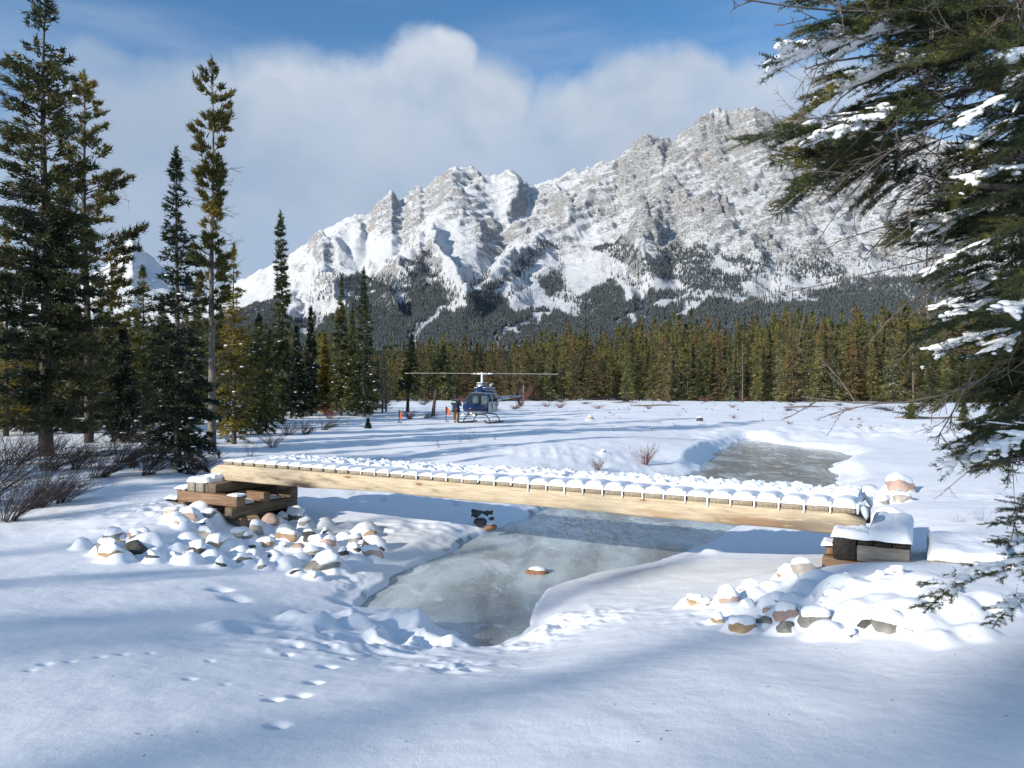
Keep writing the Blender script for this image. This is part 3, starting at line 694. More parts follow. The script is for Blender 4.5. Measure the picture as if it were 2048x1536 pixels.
ng.interface.new_socket('Geometry', in_out='INPUT', socket_type='NodeSocketGeometry'); ng.interface.new_socket('Geometry', in_out='OUTPUT', socket_type='NodeSocketGeometry')
gi = N(ng, 'NodeGroupInput'); go = N(ng, 'NodeGroupOutput')
jn = N(ng, 'GeometryNodeJoinGeometry')
for (r0, r1, dp, zz) in ((2.3, .5, 6.5, 0), (1.7, .25, 6.0, 4.2), (1.05, 0, 5.5, 8.4)):
    c = N(ng, 'GeometryNodeMeshCone', fill_type='NONE'); c.inputs['Vertices'].default_value = 6
    c.inputs['Radius Top'].default_value = r1; c.inputs['Radius Bottom'].default_value = r0; c.inputs['Depth'].default_value = dp
    tr = N(ng, 'GeometryNodeTransform'); L(ng, c.outputs['Mesh'], tr.inputs[0]); tr.inputs['Translation'].default_value = (0, 0, zz)
    L(ng, tr.outputs[0], jn.inputs[0])
sm_ = N(ng, 'GeometryNodeSetMaterial'); L(ng, jn.outputs[0], sm_.inputs[0]); sm_.inputs['Material'].default_value = M_FOREST
iop = N(ng, 'GeometryNodeInstanceOnPoints'); L(ng, gi.outputs[0], iop.inputs['Points']); L(ng, sm_.outputs[0], iop.inputs['Instance'])
na = N(ng, 'GeometryNodeInputNamedAttribute', data_type='FLOAT'); na.inputs['Name'].default_value = 'size'
L(ng, na.outputs[0], iop.inputs['Scale']); L(ng, iop.outputs[0], go.inputs[0])
md = fo.modifiers.new('trees', 'NODES'); md.node_group = ng

# ------------------------------------------------------------------ conifers
def blades(pos, dirs, nb, ln, wd, spread, rng, tint):
    """nb thin needle-clump triangles at every position"""
    n = len(pos); P = np.repeat(pos, nb, 0); D = np.repeat(dirs, nb, 0)+rng.normal(0, spread, (n*nb, 3))
    D /= np.linalg.norm(D, axis=1)[:, None]+1e-9
    W = np.cross(D, rng.normal(0, 1, (n*nb, 3))); W /= np.linalg.norm(W, axis=1)[:, None]+1e-9
    l = np.repeat(ln, nb)*rng.uniform(.6, 1.25, n*nb); w = wd*rng.uniform(.7, 1.3, n*nb)
    P = P+rng.normal(0, 1, P.shape)*np.repeat(ln, nb)[:, None]*.16
    A = P-W*w[:, None]*.5; B = P+W*w[:, None]*.5; T_ = P+D*l[:, None]
    V = np.stack([A, B, T_], 1).reshape(-1, 3)
    return V, np.repeat(np.repeat(tint, nb), 3)
def conifer(seed, H, R, nbr, tuft, blade=.16, wd=.035, nb=4, z0=.08, prof=None, rise=.25, droop=.55, lat=.30, lean=(0, 0), spread=.5, thin=0.0, pine=False, snow=.06, gold=.35, mats=None, trunk_r=None, dead=0, bulge=None, limbs=True, ssz=1.0):
    rng = RS(seed); z0 = z0*H
    prof = prof or [(0, .75), (.12, 1), (.5, .62), (.85, .25), (1, .04)]
    pf = np.array(prof); f = rng.rand(nbr)**.92; f.sort()
    z = z0+(H*.985-z0)*f
    Lb = R*np.interp(f, pf[:, 0], pf[:, 1])*rng.uniform(.55, 1.12, nbr)*(1+.25*(rng.rand(nbr) < .1))
    phi = np.arange(nbr)*2.399+rng.uniform(-.7, .7, nbr)
    if thin: 
        kf = rng.rand(nbr) > thin*(.35+1.1*np.clip(f*1.6, 0, 1))*1.25*vn(z*2.1+seed, np.sin(phi)*1.5+3, seed+3)
        z, Lb, phi, f = z[kf], Lb[kf], phi[kf], f[kf]
    cx = lambda zz: np.stack([lean[0]*(zz/H)**1.3*H, lean[1]*(zz/H)**1.3*H], -1)+np.stack([np.sin(zz*.6+seed)*.012*H*.3, np.cos(zz*.5+seed)*.012*H*.3], -1)*(zz/H)[..., None]
    m = np.maximum(5, (tuft*Lb/R*(.6+.4*Lb/R)).astype(int)+2); bi = np.repeat(np.arange(len(z)), m); n = len(bi)
    rise_b = rise*rng.uniform(.5, 1.5, len(z))+.35*f; drp = droop*rng.uniform(.7, 1.3, len(z))*(1-.75*f)
    s = (.45+.55*rng.rand(n)**.8) if pine else rng.rand(n)**.62
    if pine: s = np.clip(s+0*s, 0, 1)
    e = np.stack([np.cos(phi), np.sin(phi), phi*0], -1)[bi]; sd_ = np.stack([-np.sin(phi), np.cos(phi), phi*0], -1)[bi]
    la = rng.uniform(-1, 1, n)*(1.02-s*.75)*lat*Lb[bi]
    zz = z[bi]+Lb[bi]*(rise_b[bi]*s-drp[bi]*s*s)-np.abs(la)*.18+rng.normal(0, .02*R, n)
    pos = e*(s*Lb[bi])[:, None]+sd_*la[:, None]; pos[:, 2] = zz; pos[:, :2] += cx(np.clip(z[bi], 0, H))
    dr = e*.75+sd_*(np.sign(la)*.55)[:, None]; dr[:, 2] += (rise_b[bi]-2*drp[bi]*s)*.8+(.55 if pine else .12)
    clump = vn(pos[:, 0]*1.3+seed, pos[:, 1]*1.3+pos[:, 2]*1.1, seed)
    tint = np.clip(.15+.55*clump*gold*2+rng.normal(0, .09, n)+.18*s, 0, 1.1)
    ln = blade*(.75+.5*rng.rand(n))*(.8+.4*Lb[bi]/R)
    Vb, tb = blades(pos, dr, nb, ln, wd, spread, rng, tint)
    # leader
    lt = np.linspace(H*.93, H, 14); lp = np.concatenate([cx(lt), lt[:, None]], 1)
    V2, t2 = blades(lp, np.tile([0, 0, 1.], (14, 1)), 6, np.full(14, blade*.9), wd, .8, rng, np.full(14, .4))
    Vc = np.vstack([Vb, V2]); Tc = np.arange(len(Vc)).reshape(-1, 3)
    crown = mesh('crown', Vc, Tc, mats[0], False, attr={'tint': np.concatenate([tb, t2])})
    # trunk and limbs
    tr = MB(); k = 14; tz = np.linspace(-.35, H*.97, k); tr_r = trunk_r or H*.0105+.02
    tr.tube(np.concatenate([cx(np.clip(tz, 0, H)), tz[:, None]], 1), tr_r*(1.08-np.linspace(0, 1, k)**.9), 8)
    if limbs:
        for i in range(0, len(z), 2 if len(z) > 120 else 1):
            ss = np.array([0, .4, .8]); p = np.zeros((3, 3)); p[:, 0] = np.cos(phi[i])*ss*Lb[i]; p[:, 1] = np.sin(phi[i])*ss*Lb[i]
            p[:, 2] = z[i]+Lb[i]*(rise_b[i]*ss-drp[i]*ss*ss); p[:, :2] += cx(np.array([z[i]]))
            tr.tube(p, (tr_r*.16+.004)*np.array([1, .6, .25]), 3, cap=False)
    dmb = None
    if dead:
        dmb = MB()
        for i in range(dead):
            zz = rng.uniform(.06, .72)*H; a = rng.uniform(0, 2*PI); l = R*rng.uniform(.35, .95); ss = np.linspace(0, 1, 4)
            p = np.zeros((4, 3)); p[:, 0] = np.cos(a)*ss*l; p[:, 1] = np.sin(a)*ss*l; p[:, 2] = zz+l*(rng.uniform(-.3, .3)*ss+rng.uniform(-.1, .45)*ss**2)
            p[:, :2] += cx(np.array([zz])); dmb.tube(p, .012*np.array([1, .7, .5, .3]), 3, cap=False)
            for q in range(5):
                s1 = rng.uniform(.3, .95); b = np.array([np.interp(s1, ss, p[:, c]) for c in range(3)]); dd = rng.normal(0, 1, 3)*.12*l+np.array([np.cos(a), np.sin(a), .3])*.16*l
                dmb.tube([b, b+dd*.6, b+dd+np.array([0, 0, .03])], [.007, .005, .003], 3, cap=False)
        dmb = dmb.mesh('dead_branches', M_DEAD)
    sn = None
    if snow:
        k = rng.rand(n) < snow*(1-.6*f[bi]); p = pos[k]; q = len(p)
        if q:
            V0, T0 = ICO1; sc = ln[k][:, None]*np.array([.42, .42, .12])*rng.uniform(.4, 1.3, (q, 1))*ssz; 
            V_ = (V0[None]*sc[:, None]+(p+np.array([0, 0, .03]))[:, None]).reshape(-1, 3); T_ = (T0[None]+np.arange(q)[:, None, None]*len(V0)).reshape(-1, 3)
            sn = mesh('snow', V_, T_, M_SNOW, True)
    return crown, tr.mesh('trunk', mats[1] if len(mats) > 1 else M_BARK, True), sn, dmb
def tree_thing(name, label, parts, loc, rz=0, group=None, cat='tree', sc=1.0):
    t = thing(name, label, cat, loc, rz, group); t.scale = (sc, sc, sc)
    for nme, me in zip(('crown', 'trunk', 'snow', 'dead_branches'), parts):
        if me:
            o = obj(nme, me, t)
            if nme != 'trunk': o['kind'] = 'stuff'
    return t

def place(px, base_y, top_y):
    p = gp(px, base_y); H = (base_y-top_y)/F*p.y
    return Vector((p.x, p.y, p.z-.05)), H
SPR = [(0, .7), (.08, 1), (.35, .78), (.6, .5), (.85, .2), (1, .03)]
COL = [(0, .5), (.08, 1), (.35, .9), (.6, .7), (.9, .5), (1, .1)]
# left group, each one placed where it stands
p, H = place(92, 912, -28)
tree_thing('spruce_tree', 'towering dark spruce at the left edge whose top reaches the frame top', conifer(11, H, 1.8, 450, 44, .20, .05, 5, z0=.05, prof=[(0, .8), (.1, 1), (.3, .95), (.45, .84), (.65, .70), (.82, .48), (.93, .30), (1, .07)], rise=.12, droop=.16, thin=.5, lat=.17, snow=.02, gold=.6, mats=[M_DKSPR, M_BARK], dead=30, lean=(-.004, 0), trunk_r=.2), p)
p, H = place(178, 885, 140)
tree_thing('pine_tree', 'tall open pine with golden olive tufts right of the towering spruce', conifer(12, H, 2.0, 230, 34, .20, .05, 8, z0=.10, prof=[(0, .7), (.2, 1), (.42, .95), (.55, .75), (.7, .55), (.85, .42), (.95, .25), (1, .1)], rise=.30, droop=.05, lat=.22, thin=.42, pine=True, snow=.01, gold=.8, mats=[M_PINE, M_BARK], dead=45, spread=.6, lean=(-.018, 0)), p)
p, H = place(355, 940, 292)
tree_thing('spruce_tree', 'slender dark green spruce with snowy lowest boughs left of the footbridge', conifer(13, H, 1.02, 330, 30, .14, .036, 5, z0=.03, prof=[(0, .9), (.06, 1), (.2, .78), (.4, .62), (.6, .46), (.8, .26), (.9, .2), (1, .04)], rise=.1, droop=.38, lat=.2, thin=.3, snow=.04, gold=.25, mats=[M_DKSPR, M_BARK]), p)
p, H = place(424, 893, 118)
tree_thing('pine_tree', 'tall narrow pine with a bare pale trunk and golden tufted top', conifer(14, H, 1.25, 190, 30, .20, .05, 9, z0=.30, prof=[(0, .3), (.1, .5), (.25, .7), (.33, .25), (.45, .3), (.52, .5), (.7, .62), (.88, .48), (.97, .25), (1, .16)], rise=.40, droop=.05, lat=.25, thin=.35, pine=True, snow=.0, gold=.9, mats=[M_PINE, M_BARKL], dead=90, spread=.6, trunk_r=.15), p)
SPECS = [  # px, base, top, radius m, kind, label
    (287, 862, 530, 1.45, 'g', 'golden green spruce standing behind, between the open pine and the slender dark spruce'),
    (247, 884, 642, .75, 'd', 'small dark spruce with a thin black trunk beside the open pine'),
    (468, 888, 486, .95, 'p', 'ragged olive pine with a thin spire just right of the bare-trunked pine'),
    (518, 868, 626, 1.15, 'g', 'bushy yellow green spruce behind the left end of the footbridge'),
    (563, 845, 421, .62, 'c', 'tall columnar spruce with a scraggly club shaped top'),
    (592, 838, 650, .9, 'd', 'short dark spruce at the foot of the columnar spruce'),
    (622, 832, 612, .8, 'd', 'thin dark spruce between the columnar spruce and the yellow tree'),
    (650, 828, 665, .95, 'y', 'bright golden yellow conifer among the darker spruces'),
    (682, 832, 549, 1.05, 's', 'tall olive spruce just left of the last spruce of the left group'),
    (704, 826, 615, 1.0, 's', 'shorter olive spruce squeezed between the two tall spruces by the clearing'),
    (728, 834, 536, 1.35, 's', 'tall dense spruce at the right end of the left group by the clearing'),
    (12, 872, 440, 1.2, 'p', 'golden pine partly cut off by the left edge of the picture'),
    (62, 862, 560, 1.3, 'd', 'dark spruce standing behind the towering spruce, on its left'),
    (140, 866, 570, 1.3, 'd', 'dark spruce filling the gap behind the towering spruce and the open pine'),
    (215, 858, 620, 1.1, 's', 'mid green spruce behind the trunk of the open pine'),
    (325, 848, 590, 1.2, 's', 'olive spruce half hidden behind the slender dark spruce'),
    (392, 850, 560, 1.1, 'g', 'golden green spruce half hidden behind the bare-trunked pine'),
    (440, 846, 610, 1.0, 's', 'olive spruce behind the ragged pine with the thin spire'),
    (540, 842, 660, 1.0, 's', 'small olive spruce just left of the columnar spruce')]
KW = {'g': dict(mats=[M_SPRUCE, M_BARK], gold=.95, prof=SPR, snow=.05), 'd': dict(mats=[M_DKSPR, M_BARK], gold=.3, prof=SPR, snow=.03), 'c': dict(mats=[M_SPRUCE, M_BARK], gold=.6, prof=COL, snow=.03, dead=60),
      'p': dict(mats=[M_PINE, M_BARK], gold=.7, prof=SPR, thin=.4, dead=30, snow=.02), 'y': dict(mats=[M_GOLD, M_BARK], gold=.8, prof=SPR, snow=.0), 's': dict(mats=[M_SPRUCE, M_BARK], gold=.55, prof=SPR, snow=.04)}
for i, (x, by, ty, R, k, lab) in enumerate(SPECS):
    p, H = place(x, by, ty); kw = dict(thin=.15); kw.update(KW[k])
    sc = p.y/30
    tree_thing('pine_tree' if k == 'p' else 'spruce_tree', lab, conifer(100+i, H, R, 260, 26, .17*sc**.5, .045*sc**.5, 4, z0=.04, rise=.12, droop=.45, **kw), p)
# leaning pair beside the helicopter, grey snags, seedling
p, H = place(815, 824, 668); tree_thing('spruce_tree', 'small olive spruce with a bare lower trunk left of the helicopter', conifer(140, H, 1.3, 150, 22, .25, .07, 4, z0=.28, prof=SPR, lean=(.06, 0), mats=[M_SPRUCE, M_BARK], gold=.8, snow=.02, trunk_r=.17), p)
p, H = place(866, 832, 690); tree_thing('spruce_tree', 'small spruce leaning to the right beside the person', conifer(141, H, 1.15, 120, 20, .25, .07, 4, z0=.45, prof=SPR, lean=(.16, 0), mats=[M_SPRUCE, M_BARK], gold=.9, snow=.02, trunk_r=.16), p)
for i, (x, by, ty, lab) in enumerate([(765, 826, 690, 'bare grey dead conifer, the left of the twin snags by the clearing'), (772, 824, 705, 'bare grey dead conifer, the right of the twin snags by the clearing')]):
    p, H = place(x, by, ty); t = thing('dead_tree', lab, 'tree', p)
    c_ = conifer(150+i, H, .9, 10, 3, .2, .03, 1, mats=[M_DEAD, M_BARKL], dead=150, snow=0, limbs=False, trunk_r=.1)
    obj('trunk', c_[1], t); obj('dead_branches', c_[3], t)
p, H = place(736, 857, 836); tree_thing('spruce_sapling', 'tiny dark spruce seedling alone in the snow right of the left group', conifer(160, H, .2, 40, 14, .1, .04, 4, z0=.02, mats=[M_DKSPR, M_BARK], snow=0), p)
for (x, by, ty, lab) in ((1822, 838, 800, 'small olive sapling in the open snow under the hanging dead twigs'), (1928, 842, 806, 'small pale sapling in the snow near the right edge')):
    p, H = place(x, by, ty); tree_thing('spruce_sapling', lab, conifer(int(x), H, .42, 60, 14, .14, .05, 4, z0=.02, mats=[M_SPRUCE, M_BARK], snow=.03, gold=.8), p)

# far forest edge
VAR = []
for i in range(10):
    kind = ['green', 'green', 'green', 'brown', 'green', 'brown', 'green', 'snowy', 'snowy', 'rust'][i]
    m0 = M_BELTB if kind in ('brown', 'rust') else M_BELT
    VAR.append((kind, conifer(300+i, 12, 1.5 if i % 2 else 1.2, 135, 11, .42, .10, 3, z0=.03, prof=SPR if i % 3 else COL, rise=.08, droop=.42, lat=.3, thin=.25, mats=[m0, M_BARK], gold=.75, snow=.30 if kind == 'snowy' else .08, ssz=.42, trunk_r=.12)))
snag = conifer(333, 12, .9, 8, 2, .2, .03, 1, mats=[M_DEAD, M_BARKL], dead=110, snow=0, limbs=False, trunk_r=.12)
LAB = {'green': 'olive green conifer in the front rows of the far forest edge', 'brown': 'brownish conifer in the front rows of the far forest edge', 'snowy': 'snow-dusted conifer in the front rows of the far forest edge',
       'rust': 'conifer with rusty dead needles in the far forest edge', 'snag': 'bare grey snag standing in the front of the far forest edge'}
GRP = {'green': 'olive green trees of the far forest edge', 'brown': 'brownish trees of the far forest edge', 'snowy': 'snow-dusted trees of the far forest edge', 'rust': 'rusty trees of the far forest edge', 'snag': 'grey snags of the far forest edge'}
topx = np.array([(-300, 650), (200, 660), (480, 670), (700, 698), (760, 700), (1000, 698), (1100, 682), (1180, 676), (1230, 664), (1300, 667), (1420, 655), (1500, 650), (1600, 648), (1700, 640), (1800, 642), (1900, 640), (2100, 640), (2400, 640)], float)
rng = RS(77); front = []; rest = []
for row in range(7):
    n = [112, 112, 112, 160, 200, 240, 300][row]
    for i in range(n):
        x = -180+(2400)*(i+rng.uniform(-.2, 1.2))/n
        d = 128+row*rng.uniform(6.5, 9.5)+rng.uniform(-4, 4)+8*math.sin(x/170.)-14*float(sst(1180, 1300, x))+6*float(sst(1750, 1900, x))
        if row < 3 and x < 700 and rng.rand() < .55: continue
        ty = np.interp(x, topx[:, 0], topx[:, 1])+5+rng.normal(0, 12)+8*math.sin(x/37.)+(rng.rand() < .12)*-24
        H = 2.3+(YH-ty)/F*d
        if row < 2: H *= rng.uniform(.68, 1.02)
        (front if (row < 3 and len(front) < 285) else rest).append((x, d, H))
protos = {}
for k, (x, d, H) in enumerate(front):
    X_ = (x-CX)/F*d; z_ = gz(X_, d)-.15
    r_ = rng.rand()
    if r_ < .06: vi, kind, parts = 99, 'snag', (None, snag[1], None, snag[3])
    else:
        vi = rng.randint(0, 10)
        if x > 1250 and rng.rand() < .35: vi = rng.choice([7, 8])
        kind, parts = VAR[vi]
    if vi not in protos:
        t = thing('dead_tree' if kind == 'snag' else 'conifer_tree', LAB[kind], 'tree', (X_, d, z_), 0, GRP[kind]); protos[vi] = t
        for nme, me in zip(('crown', 'trunk', 'snow', 'dead_branches'), parts):
            if me:
                o = obj(nme, me, t)
                if nme != 'trunk': o['kind'] = 'stuff'
    else: t = copy_tree(protos[vi])
    t.location = (X_, d, z_); t.rotation_euler = (0, 0, rng.uniform(0, 6.28)); w = rng.uniform(.85, 1.2)
    t.scale = (w, w, H/12)
rp = np.array(rest); RX = (rp[:, 0]-CX)/F*rp[:, 1]; RZ = ground(RX, rp[:, 1])-.1
# rows far behind that close the wood up
bx = rng.uniform(-260, 260, 1500); byy = rng.uniform(195, 330, 1500); bz = np.zeros(1500); bH = rng.uniform(8, 13, 1500)
AX = np.concatenate([RX, bx]); AY = np.concatenate([rp[:, 1], byy]); AZ = np.concatenate([RZ, bz]); AH = np.concatenate([rp[:, 2], bH])/12
pm = bpy.data.meshes.new('distant_forest'); pm.vertices.add(len(AX)); pm.vertices.foreach_set('co', np.stack([AX, AY, AZ], -1).astype(np.float32).ravel())
for nme, arr in (('size', AH), ('turn', rng.uniform(0, 6.28, len(AX)))):
    a_ = pm.attributes.new(nme, 'FLOAT', 'POINT'); a_.data.foreach_set('value', arr.astype(np.float32))
df = obj('distant_forest', pm); tag(df, 'deep rows of olive and brown conifers behind the forest edge', 'forest', kind='stuff')
ng = bpy.data.node_groups.new('wood_nodes', 'GeometryNodeTree')
ng.interface.new_socket('Geometry', in_out='INPUT', socket_type='NodeSocketGeometry'); ng.interface.new_socket('Geometry', in_out='OUTPUT', socket_type='NodeSocketGeometry')
gi = N(ng, 'NodeGroupInput'); go = N(ng, 'NodeGroupOutput'); gti = N(ng, 'GeometryNodeJoinGeometry')
for vi in (0, 1, 2, 3, 4, 5, 6, 8):
    if vi not in protos: continue
    j2 = N(ng, 'GeometryNodeJoinGeometry')
    for ch in protos[vi].children:
        oi = N(ng, 'GeometryNodeObjectInfo', transform_space='ORIGINAL'); oi.inputs['Object'].default_value = ch; L(ng, oi.outputs['Geometry'], j2.inputs[0])
    g2 = N(ng, 'GeometryNodeGeometryToInstance'); L(ng, j2.outputs[0], g2.inputs[0]); L(ng, g2.outputs[0], gti.inputs[0])
iop = N(ng, 'GeometryNodeInstanceOnPoints'); L(ng, gi.outputs[0], iop.inputs['Points']); L(ng, gti.outputs[0], iop.inputs['Instance']); iop.inputs['Pick Instance'].default_value = True
na = N(ng, 'GeometryNodeInputNamedAttribute', data_type='FLOAT'); na.inputs['Name'].default_value = 'size'; L(ng, na.outputs[0], iop.inputs['Scale'])
nb_ = N(ng, 'GeometryNodeInputNamedAttribute', data_type='FLOAT'); nb_.inputs['Name'].default_value = 'turn'
cb = N(ng, 'ShaderNodeCombineXYZ'); L(ng, nb_.outputs[0], cb.inputs['Z']); L(ng, cb.outputs[0], iop.inputs['Rotation'])
L(ng, iop.outputs[0], go.inputs[0]); df.modifiers.new('trees', 'NODES').node_group = ng

FL = [('green', 0, 'mid-distance olive conifer in the thick of the left tree group'), ('green', 1, 'mid-distance olive conifer in the thick of the left tree group'), ('green', 4, 'mid-distance olive conifer in the thick of the left tree group'), ('snowy', 8, 'snow-dusted conifer in the thick of the left tree group')]
fproto = {}
for i in range(46):
    x = -170+900*(i+rng.uniform(-.3, 1.3))/46; d = rng.uniform(42, 80)
    if x > 600: d = rng.uniform(62, 80)
    k = rng.randint(4); kind, vi, lab = FL[k]
    ty = rng.uniform(610, 720) if x > 250 else rng.uniform(600, 710)
    H = 2.3+(YH-ty)/F*d; X_ = (x-CX)/F*d
    if k not in fproto:
        fproto[k] = t = tree_thing('conifer_tree', lab, VAR[vi][1], (0, 0, 0), group='snow-dusted conifers in the left group' if kind == 'snowy' else 'olive conifers in the left group')
    else: t = copy_tree(fproto[k])
    t.location = (X_, d, gz(X_, d)-.1); t.rotation_euler = (0, 0, rng.uniform(0, 6)); w = rng.uniform(.6, .85); t.scale = (w, w, H/12)
# trees behind and beside the camera on the sunward side (they throw the soft shade in the foreground)
SH = [(q*.643+a*.766, -q*.766+a*.643, H, 2) for q, a, H in [(-12, -60, 23.8), (-6.6, -62, 25.0), (-3.4, -59, 25.2), (-1.2, -63, 26.4), (1.2, -60, 25.4), (3.5, -63, 26.0), (-9.6, -26, 11.3), (-18, -16, 9.5), (-16.8, -12, 9.5), (-20, -9, 9.5), (-22, -11, 10), (-18.4, -8, 8.5), (-24.5, -8, 11), (-20.5, -13, 9), (-24, -20, 12), (-29, -24, 14), (-16, -34, 13)]]
shp = [conifer(400, 14, 2.0, 150, 16, .32, .09, 3, prof=SPR, mats=[M_SPRUCE, M_BARK], snow=0), conifer(401, 14, 1.8, 120, 18, .32, .09, 3, prof=COL, thin=.35, mats=[M_PINE, M_BARK], snow=0)]
pr = {}
for i, (x, y, H, R) in enumerate(SH):
    v = i % 2
    if v not in pr: pr[v] = t = tree_thing('conifer_tree', 'conifer standing out of view on the sunny side behind the camera', shp[v], (0, 0, 0), group='conifers behind the camera')
    else: t = copy_tree(pr[v])
    t.location = (x, y, gz(x, y)-.1); t.rotation_euler = (0, 0, i*1.7); s = H/14; t.scale = (min(s, 1.2), min(s, 1.2), s)

# ------------------------------------------------------------------ the air
HZ = 0.9e-5
if HZ > 0:
    hm = bpy.data.materials.new('haze_air'); hm.use_nodes = True; ht = hm.node_tree; ht.nodes.clear()
    pv = N(ht, 'ShaderNodeVolumePrincipled'); pv.inputs['Density'].default_value = HZ; pv.inputs['Color'].default_value = (.80, .88, 1, 1); pv.inputs['Anisotropy'].default_value = .3
    ho = N(ht, 'ShaderNodeOutputMaterial'); L(ht, pv.outputs[0], ho.inputs['Volume'])
    hb_ = MB().box((0, 3000, 1180), (16000, 14000, 2420)); hz = obj('haze', hb_.mesh('haze', hm)); tag(hz, kind='stuff')
# ------------------------------------------------------------------ rocks
rng = RS(31); V0, T0 = ICO3
LM = [(400, 1030, 'by the left crib corner'), (560, 1050, 'under the left bridge end'), (720, 1090, 'at the stream side of the left pile'), (240, 1088, 'in the small far left heap'), (450, 1110, 'low in the left pile'), (620, 1125, 'front right in the left pile'), (330, 1100, 'on the left flank of the left pile'),
      (1400, 1212, 'at the left tip of the right pile'), (1520, 1240, 'low in the front of the right pile'), (1600, 1150, 'high in the right pile below the crib'), (1690, 1200, 'in the middle of the right pile'), (1760, 1260, 'front right in the right pile'), (1935, 1228, 'at the right end of the right pile'),
      (1790, 995, 'behind the right bridge end'), (970, 1040, 'by the stream under the bridge'), (1180, 838, 'in the far snow right of the helicopter'), (1400, 842, 'in the far snow near the stream bend'), (1205, 906, 'on the snow hump behind the bridge')]
TONE = {'pink': 'pinkish', 'tan': 'tan brown', 'grey': 'grey', 'dark': 'almost black', 'pale': 'pale beige', 'rust': 'reddish brown'}
rows = {}
rl = []
for i, (a, b, R, tone, px, py, w) in enumerate(RK):
    if tone == 'snow': continue
    q = rng.uniform(0, 9, 2)
    n = fbm(V0[:, 0]*1.1+q[0], V0[:, 1]*1.1+V0[:, 2]*1.3+q[1], 3, i)*.30+fbm(V0[:, 0]*3.2+V0[:, 2]*2+q[1], V0[:, 1]*3.2+q[0], 2, i+5)*.07
    ext = (1+n)
    P = V0*ext[:, None]
    cut = rng.normal(0, 1, (7, 3)); cut /= np.linalg.norm(cut, axis=1)[:, None]
    for c_ in cut:
        dd = P@c_; lim = rng.uniform(.50, .85); P = P-np.clip(dd-lim, 0, None)[:, None]*c_*.95
    P = P*np.array([R*1.16, R*.98, R*rng.uniform(.78, .98)])
    me = mesh('rock', P, T0, M_ROCK[tone], True)
    o = obj('rock', me); o.location = (a-.04*R, b-R*.24, _rz[i]+R*(.34 if px < 1300 else .48)); o.rotation_euler = (rng.uniform(-.2, .2), rng.uniform(-.2, .2), rng.uniform(-.3, .3))
    if rng.rand() < .88:
        zt = P[:, 2].max(); thr = rng.uniform(.15, .5)*zt; k_ = sst(thr-.12*zt, thr+.22*zt, P[:, 2]+.18*R*(vn(P[:, 0]/R*2.2+i, P[:, 1]/R*2.2, i)-.5)-.30*np.clip(-P[:, 1]/R, 0, 1)*R)
        Pc = P*(.88+.15*k_)[:, None]; Pc[:, 2] += k_*(.03+.10*R*vn(P[:, 0]/R*1.5, P[:, 1]/R*1.5, i+9)); obj('snow_cap', mesh('snow_cap', Pc, T0, M_SNOW, True), o)
    lm = min(LM, key=lambda q_: (q_[0]-px)**2+4*(q_[1]-py)**2)[2]
    size = 'small' if w < 23 else ('large' if w > 36 else '')
    key = (' '.join([q_ for q_ in (size, TONE[tone]) if q_]), lm)
    rows.setdefault(key, []).append((px, o)); tag(o, cat='rock', group='rocks of the left pile' if px < 800 else ('rocks of the right pile' if px > 1370 and py > 1100 else 'rocks along the banks'))
ORD = ['leftmost', 'second', 'third', 'fourth', 'fifth', 'sixth', 'seventh', 'eighth', 'ninth', 'tenth']
for (ad, lm), lst in rows.items():
    lst.sort(key=lambda q_: q_[0])
    for k, (px, o) in enumerate(lst):
        o['label'] = f'{ad} rock {lm}' if len(lst) == 1 else (f'{ad} rock {lm}, leftmost one' if k == 0 else f'{ad} rock {lm}, {ORD[k]} from left')
p = gp(1075, 1180); p.z = ZI
o = obj('rock', mesh('rock', V0*(1+fbm(V0[:, 0]*2, V0[:, 1]*2+V0[:, 2], 2, 3)*.2)[:, None]*np.array([.165, .12, .07]), T0, M_ROCK['rust'], True)); o.location = (p.x, p.y, ZI)
tag(o, 'flat rusty rock with a snow cap frozen in the middle of the stream', 'rock')
obj('snow_cap', mesh('snow_cap', V0*np.array([.135, .095, .05]), T0, M_SNOW, True), o, (0, 0.01, .045))
# small drifted stones far off
rng = RS(9); sm = MB()
for i in range(130):
    x = rng.uniform(1060, 2000); y = rng.uniform(800, 872)
    if x < 1700: y = rng.uniform(798, 826)
    d = (CH)*F/(y-YH); X_ = (x-CX)/F*d; s = rng.uniform(.05, .15)
    V1, T1 = ICO1; sm.add(V1*s*rng.uniform(.5, 1.2, (1, 3))+np.array([X_, d, gz(X_, d)+s*.15]), T=T1)
tag(obj('far_stones', sm.mesh('far_stones', M_ROCK['grey'])), 'scattered grey stones poking out of the far snow', 'stones', kind='stuff')

